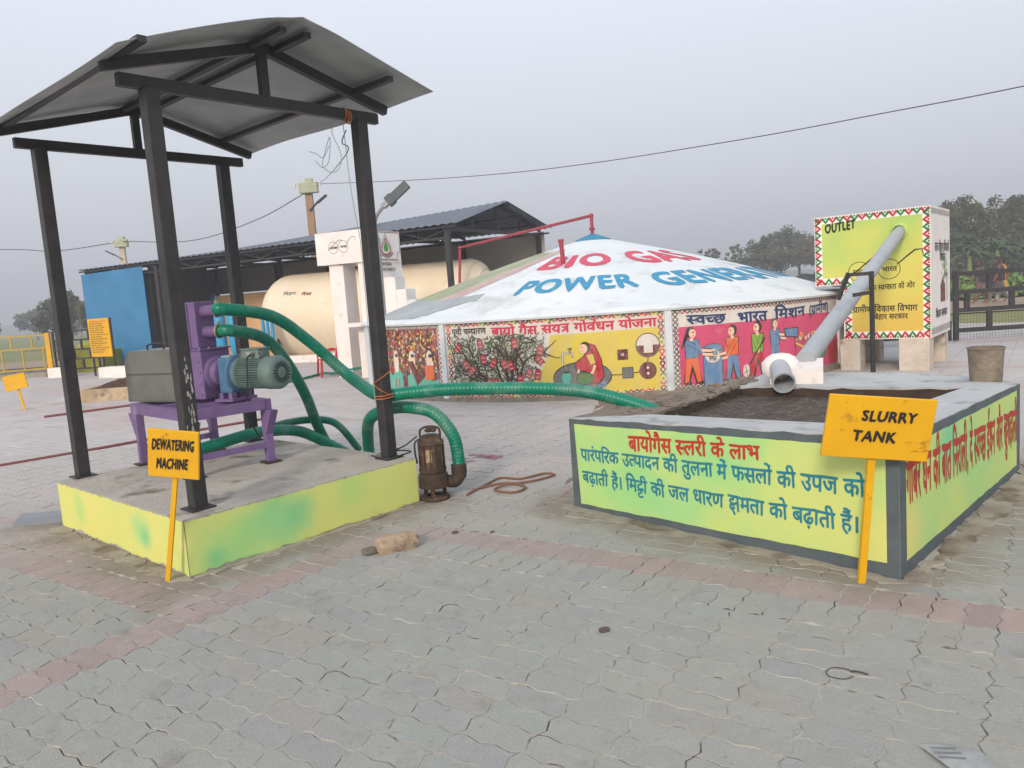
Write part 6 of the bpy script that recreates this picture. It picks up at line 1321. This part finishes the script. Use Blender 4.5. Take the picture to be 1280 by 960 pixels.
for k, (px, h, w_, lb, ms, Yk) in enumerate(((.545, 6.6, 5, 'tree directly right of the outlet box, brownish crown', (3, 0), 58), (.575, 7.0, 5.2, 'dark tree second to the right of the outlet box', (0, 3), 60), (.605, 7.2, 5.4, 'tall dark tree above the walking women', (0, 1), 58), (.635, 7.0, 5.4, 'dark tree to the upper right of the women', (0, 1), 60), (.665, 7.3, 5.6, 'dark tree at the right picture edge', (0, 3), 58), (.70, 7.0, 5.6, 'dark tree cut by the right picture edge', (0, 1), 60), (.52, 6.4, 4.6, 'tree half hidden behind the outlet box', (0, 3), 62))):
    tree(px * Yk, Yk, h * .83, w_, lb, ms, leaf=.26, trunk_h=.18, seed=40 + k, dens=3.4, grp='trees behind the road')
thicket(28, 55, 44, 55, 3.9, 22000, .36, 'dense dark bushes below the trees behind the road', 'bushes', 2, tg)
crop = mat('tall_crop_leaf', '#5f7a34', .9, c2='#77904a', scale=.5)
thicket(19.5, 35.5, 30, 33.5, .95, 9000, .28, 'green crop standing beyond the road on the right', 'tall_crop', 3, crop)
def palm(x, y, h, label, seed):
    rg = random.Random(seed); t = thing('banana_plant', label, 'plant', (x, y, 0), 'banana plants beyond the road'); MB().tube([(x, y, -.05), (x, y, h * .55)], [.16, .1], 8).build('trunk', mat('banana_stem', '#6e7a4a', .8), t)
    for k in range(13):
        a = k * .5 + rg.random() * .4; el = rg.uniform(.5, 1.2); L = h * rg.uniform(.45, .6); mb = MB(); vs = []; n = 7
        for i in range(n + 1):
            s = i / n; r_ = L * s * math.cos(el) + .05; z = h * .52 + L * s * math.sin(el) - L * s * s * .75; ww = .10 * math.sin(math.pi * min(1, s * .9 + .08)) * h / 3; d = V(math.cos(a), math.sin(a), 0); q = V(-d.y, d.x, 0); c_2 = V(x, y, z) + d * r_; vs += [c_2 - q * ww, c_2 + V(0, 0, .04), c_2 + q * ww]
        fs = [];
        for i in range(n): fs += [(3 * i, 3 * i + 1, 3 * i + 4, 3 * i + 3), (3 * i + 1, 3 * i + 2, 3 * i + 5, 3 * i + 4)]
        mb.add(vs, fs).build('leaf', mat('banana_leaf', '#42552f', .8, c2='#38492a', scale=1), t)
palm(26.2, 44, 3.6, 'banana plant beyond the road just right of the outlet box', 1); palm(28.4, 45, 4.0, 'pale banana plant above the rightmost woman', 2); palm(30.2, 45, 3.4, 'banana plant nearest the right picture edge', 3)
hl = MB(); vs = []; 
for k in range(61):
    x = -700 + 1400 * k / 60; hh = 4.5 + 2.0 * math.sin(k * 1.3) + 1.4 * math.sin(k * 3.1); vs += [V(x, 420, -1), V(x, 425, hh)]
hl.add(vs, [(2 * i, 2 * i + 2, 2 * i + 3, 2 * i + 1) for i in range(60)]); vs2 = [v + V(0, 60, 0) for v in vs[1::2]]
hl.add(vs[1::2] + vs2, [(i, i + 1, i + 62, i + 61) for i in range(60)]); o = hl.build('distant_treeline', mat('far_foliage', '#4c5540', .95, c2='#5d6550', scale=.05)); o['kind'] = 'structure'
# ================================================================ haze
HZ = .0036
mb = MB(); mb.box((0, 300, 19.0), (1500, 900, 41)); hz = mb.build('haze', None)
hm = bpy.data.materials.new('haze'); hm.use_nodes = True; n = hm.node_tree; n.nodes.remove(n.nodes['Principled BSDF']); pv = n.nodes.new('ShaderNodeVolumePrincipled'); pv.inputs['Density'].default_value = HZ; pv.inputs['Color'].default_value = (.86, .89, .95, 1); pv.inputs['Anisotropy'].default_value = .1
n.links.new(pv.outputs[0], n.nodes['Material Output'].inputs['Volume']); hz.data.materials.clear(); hz.data.materials.append(hm); hz['kind'] = 'stuff'; hz['label'] = 'thin pale haze filling the air over the yard and fields'; hz['category'] = 'haze'
for o in bpy.data.objects:
    if '_o' in o: del o['_o']
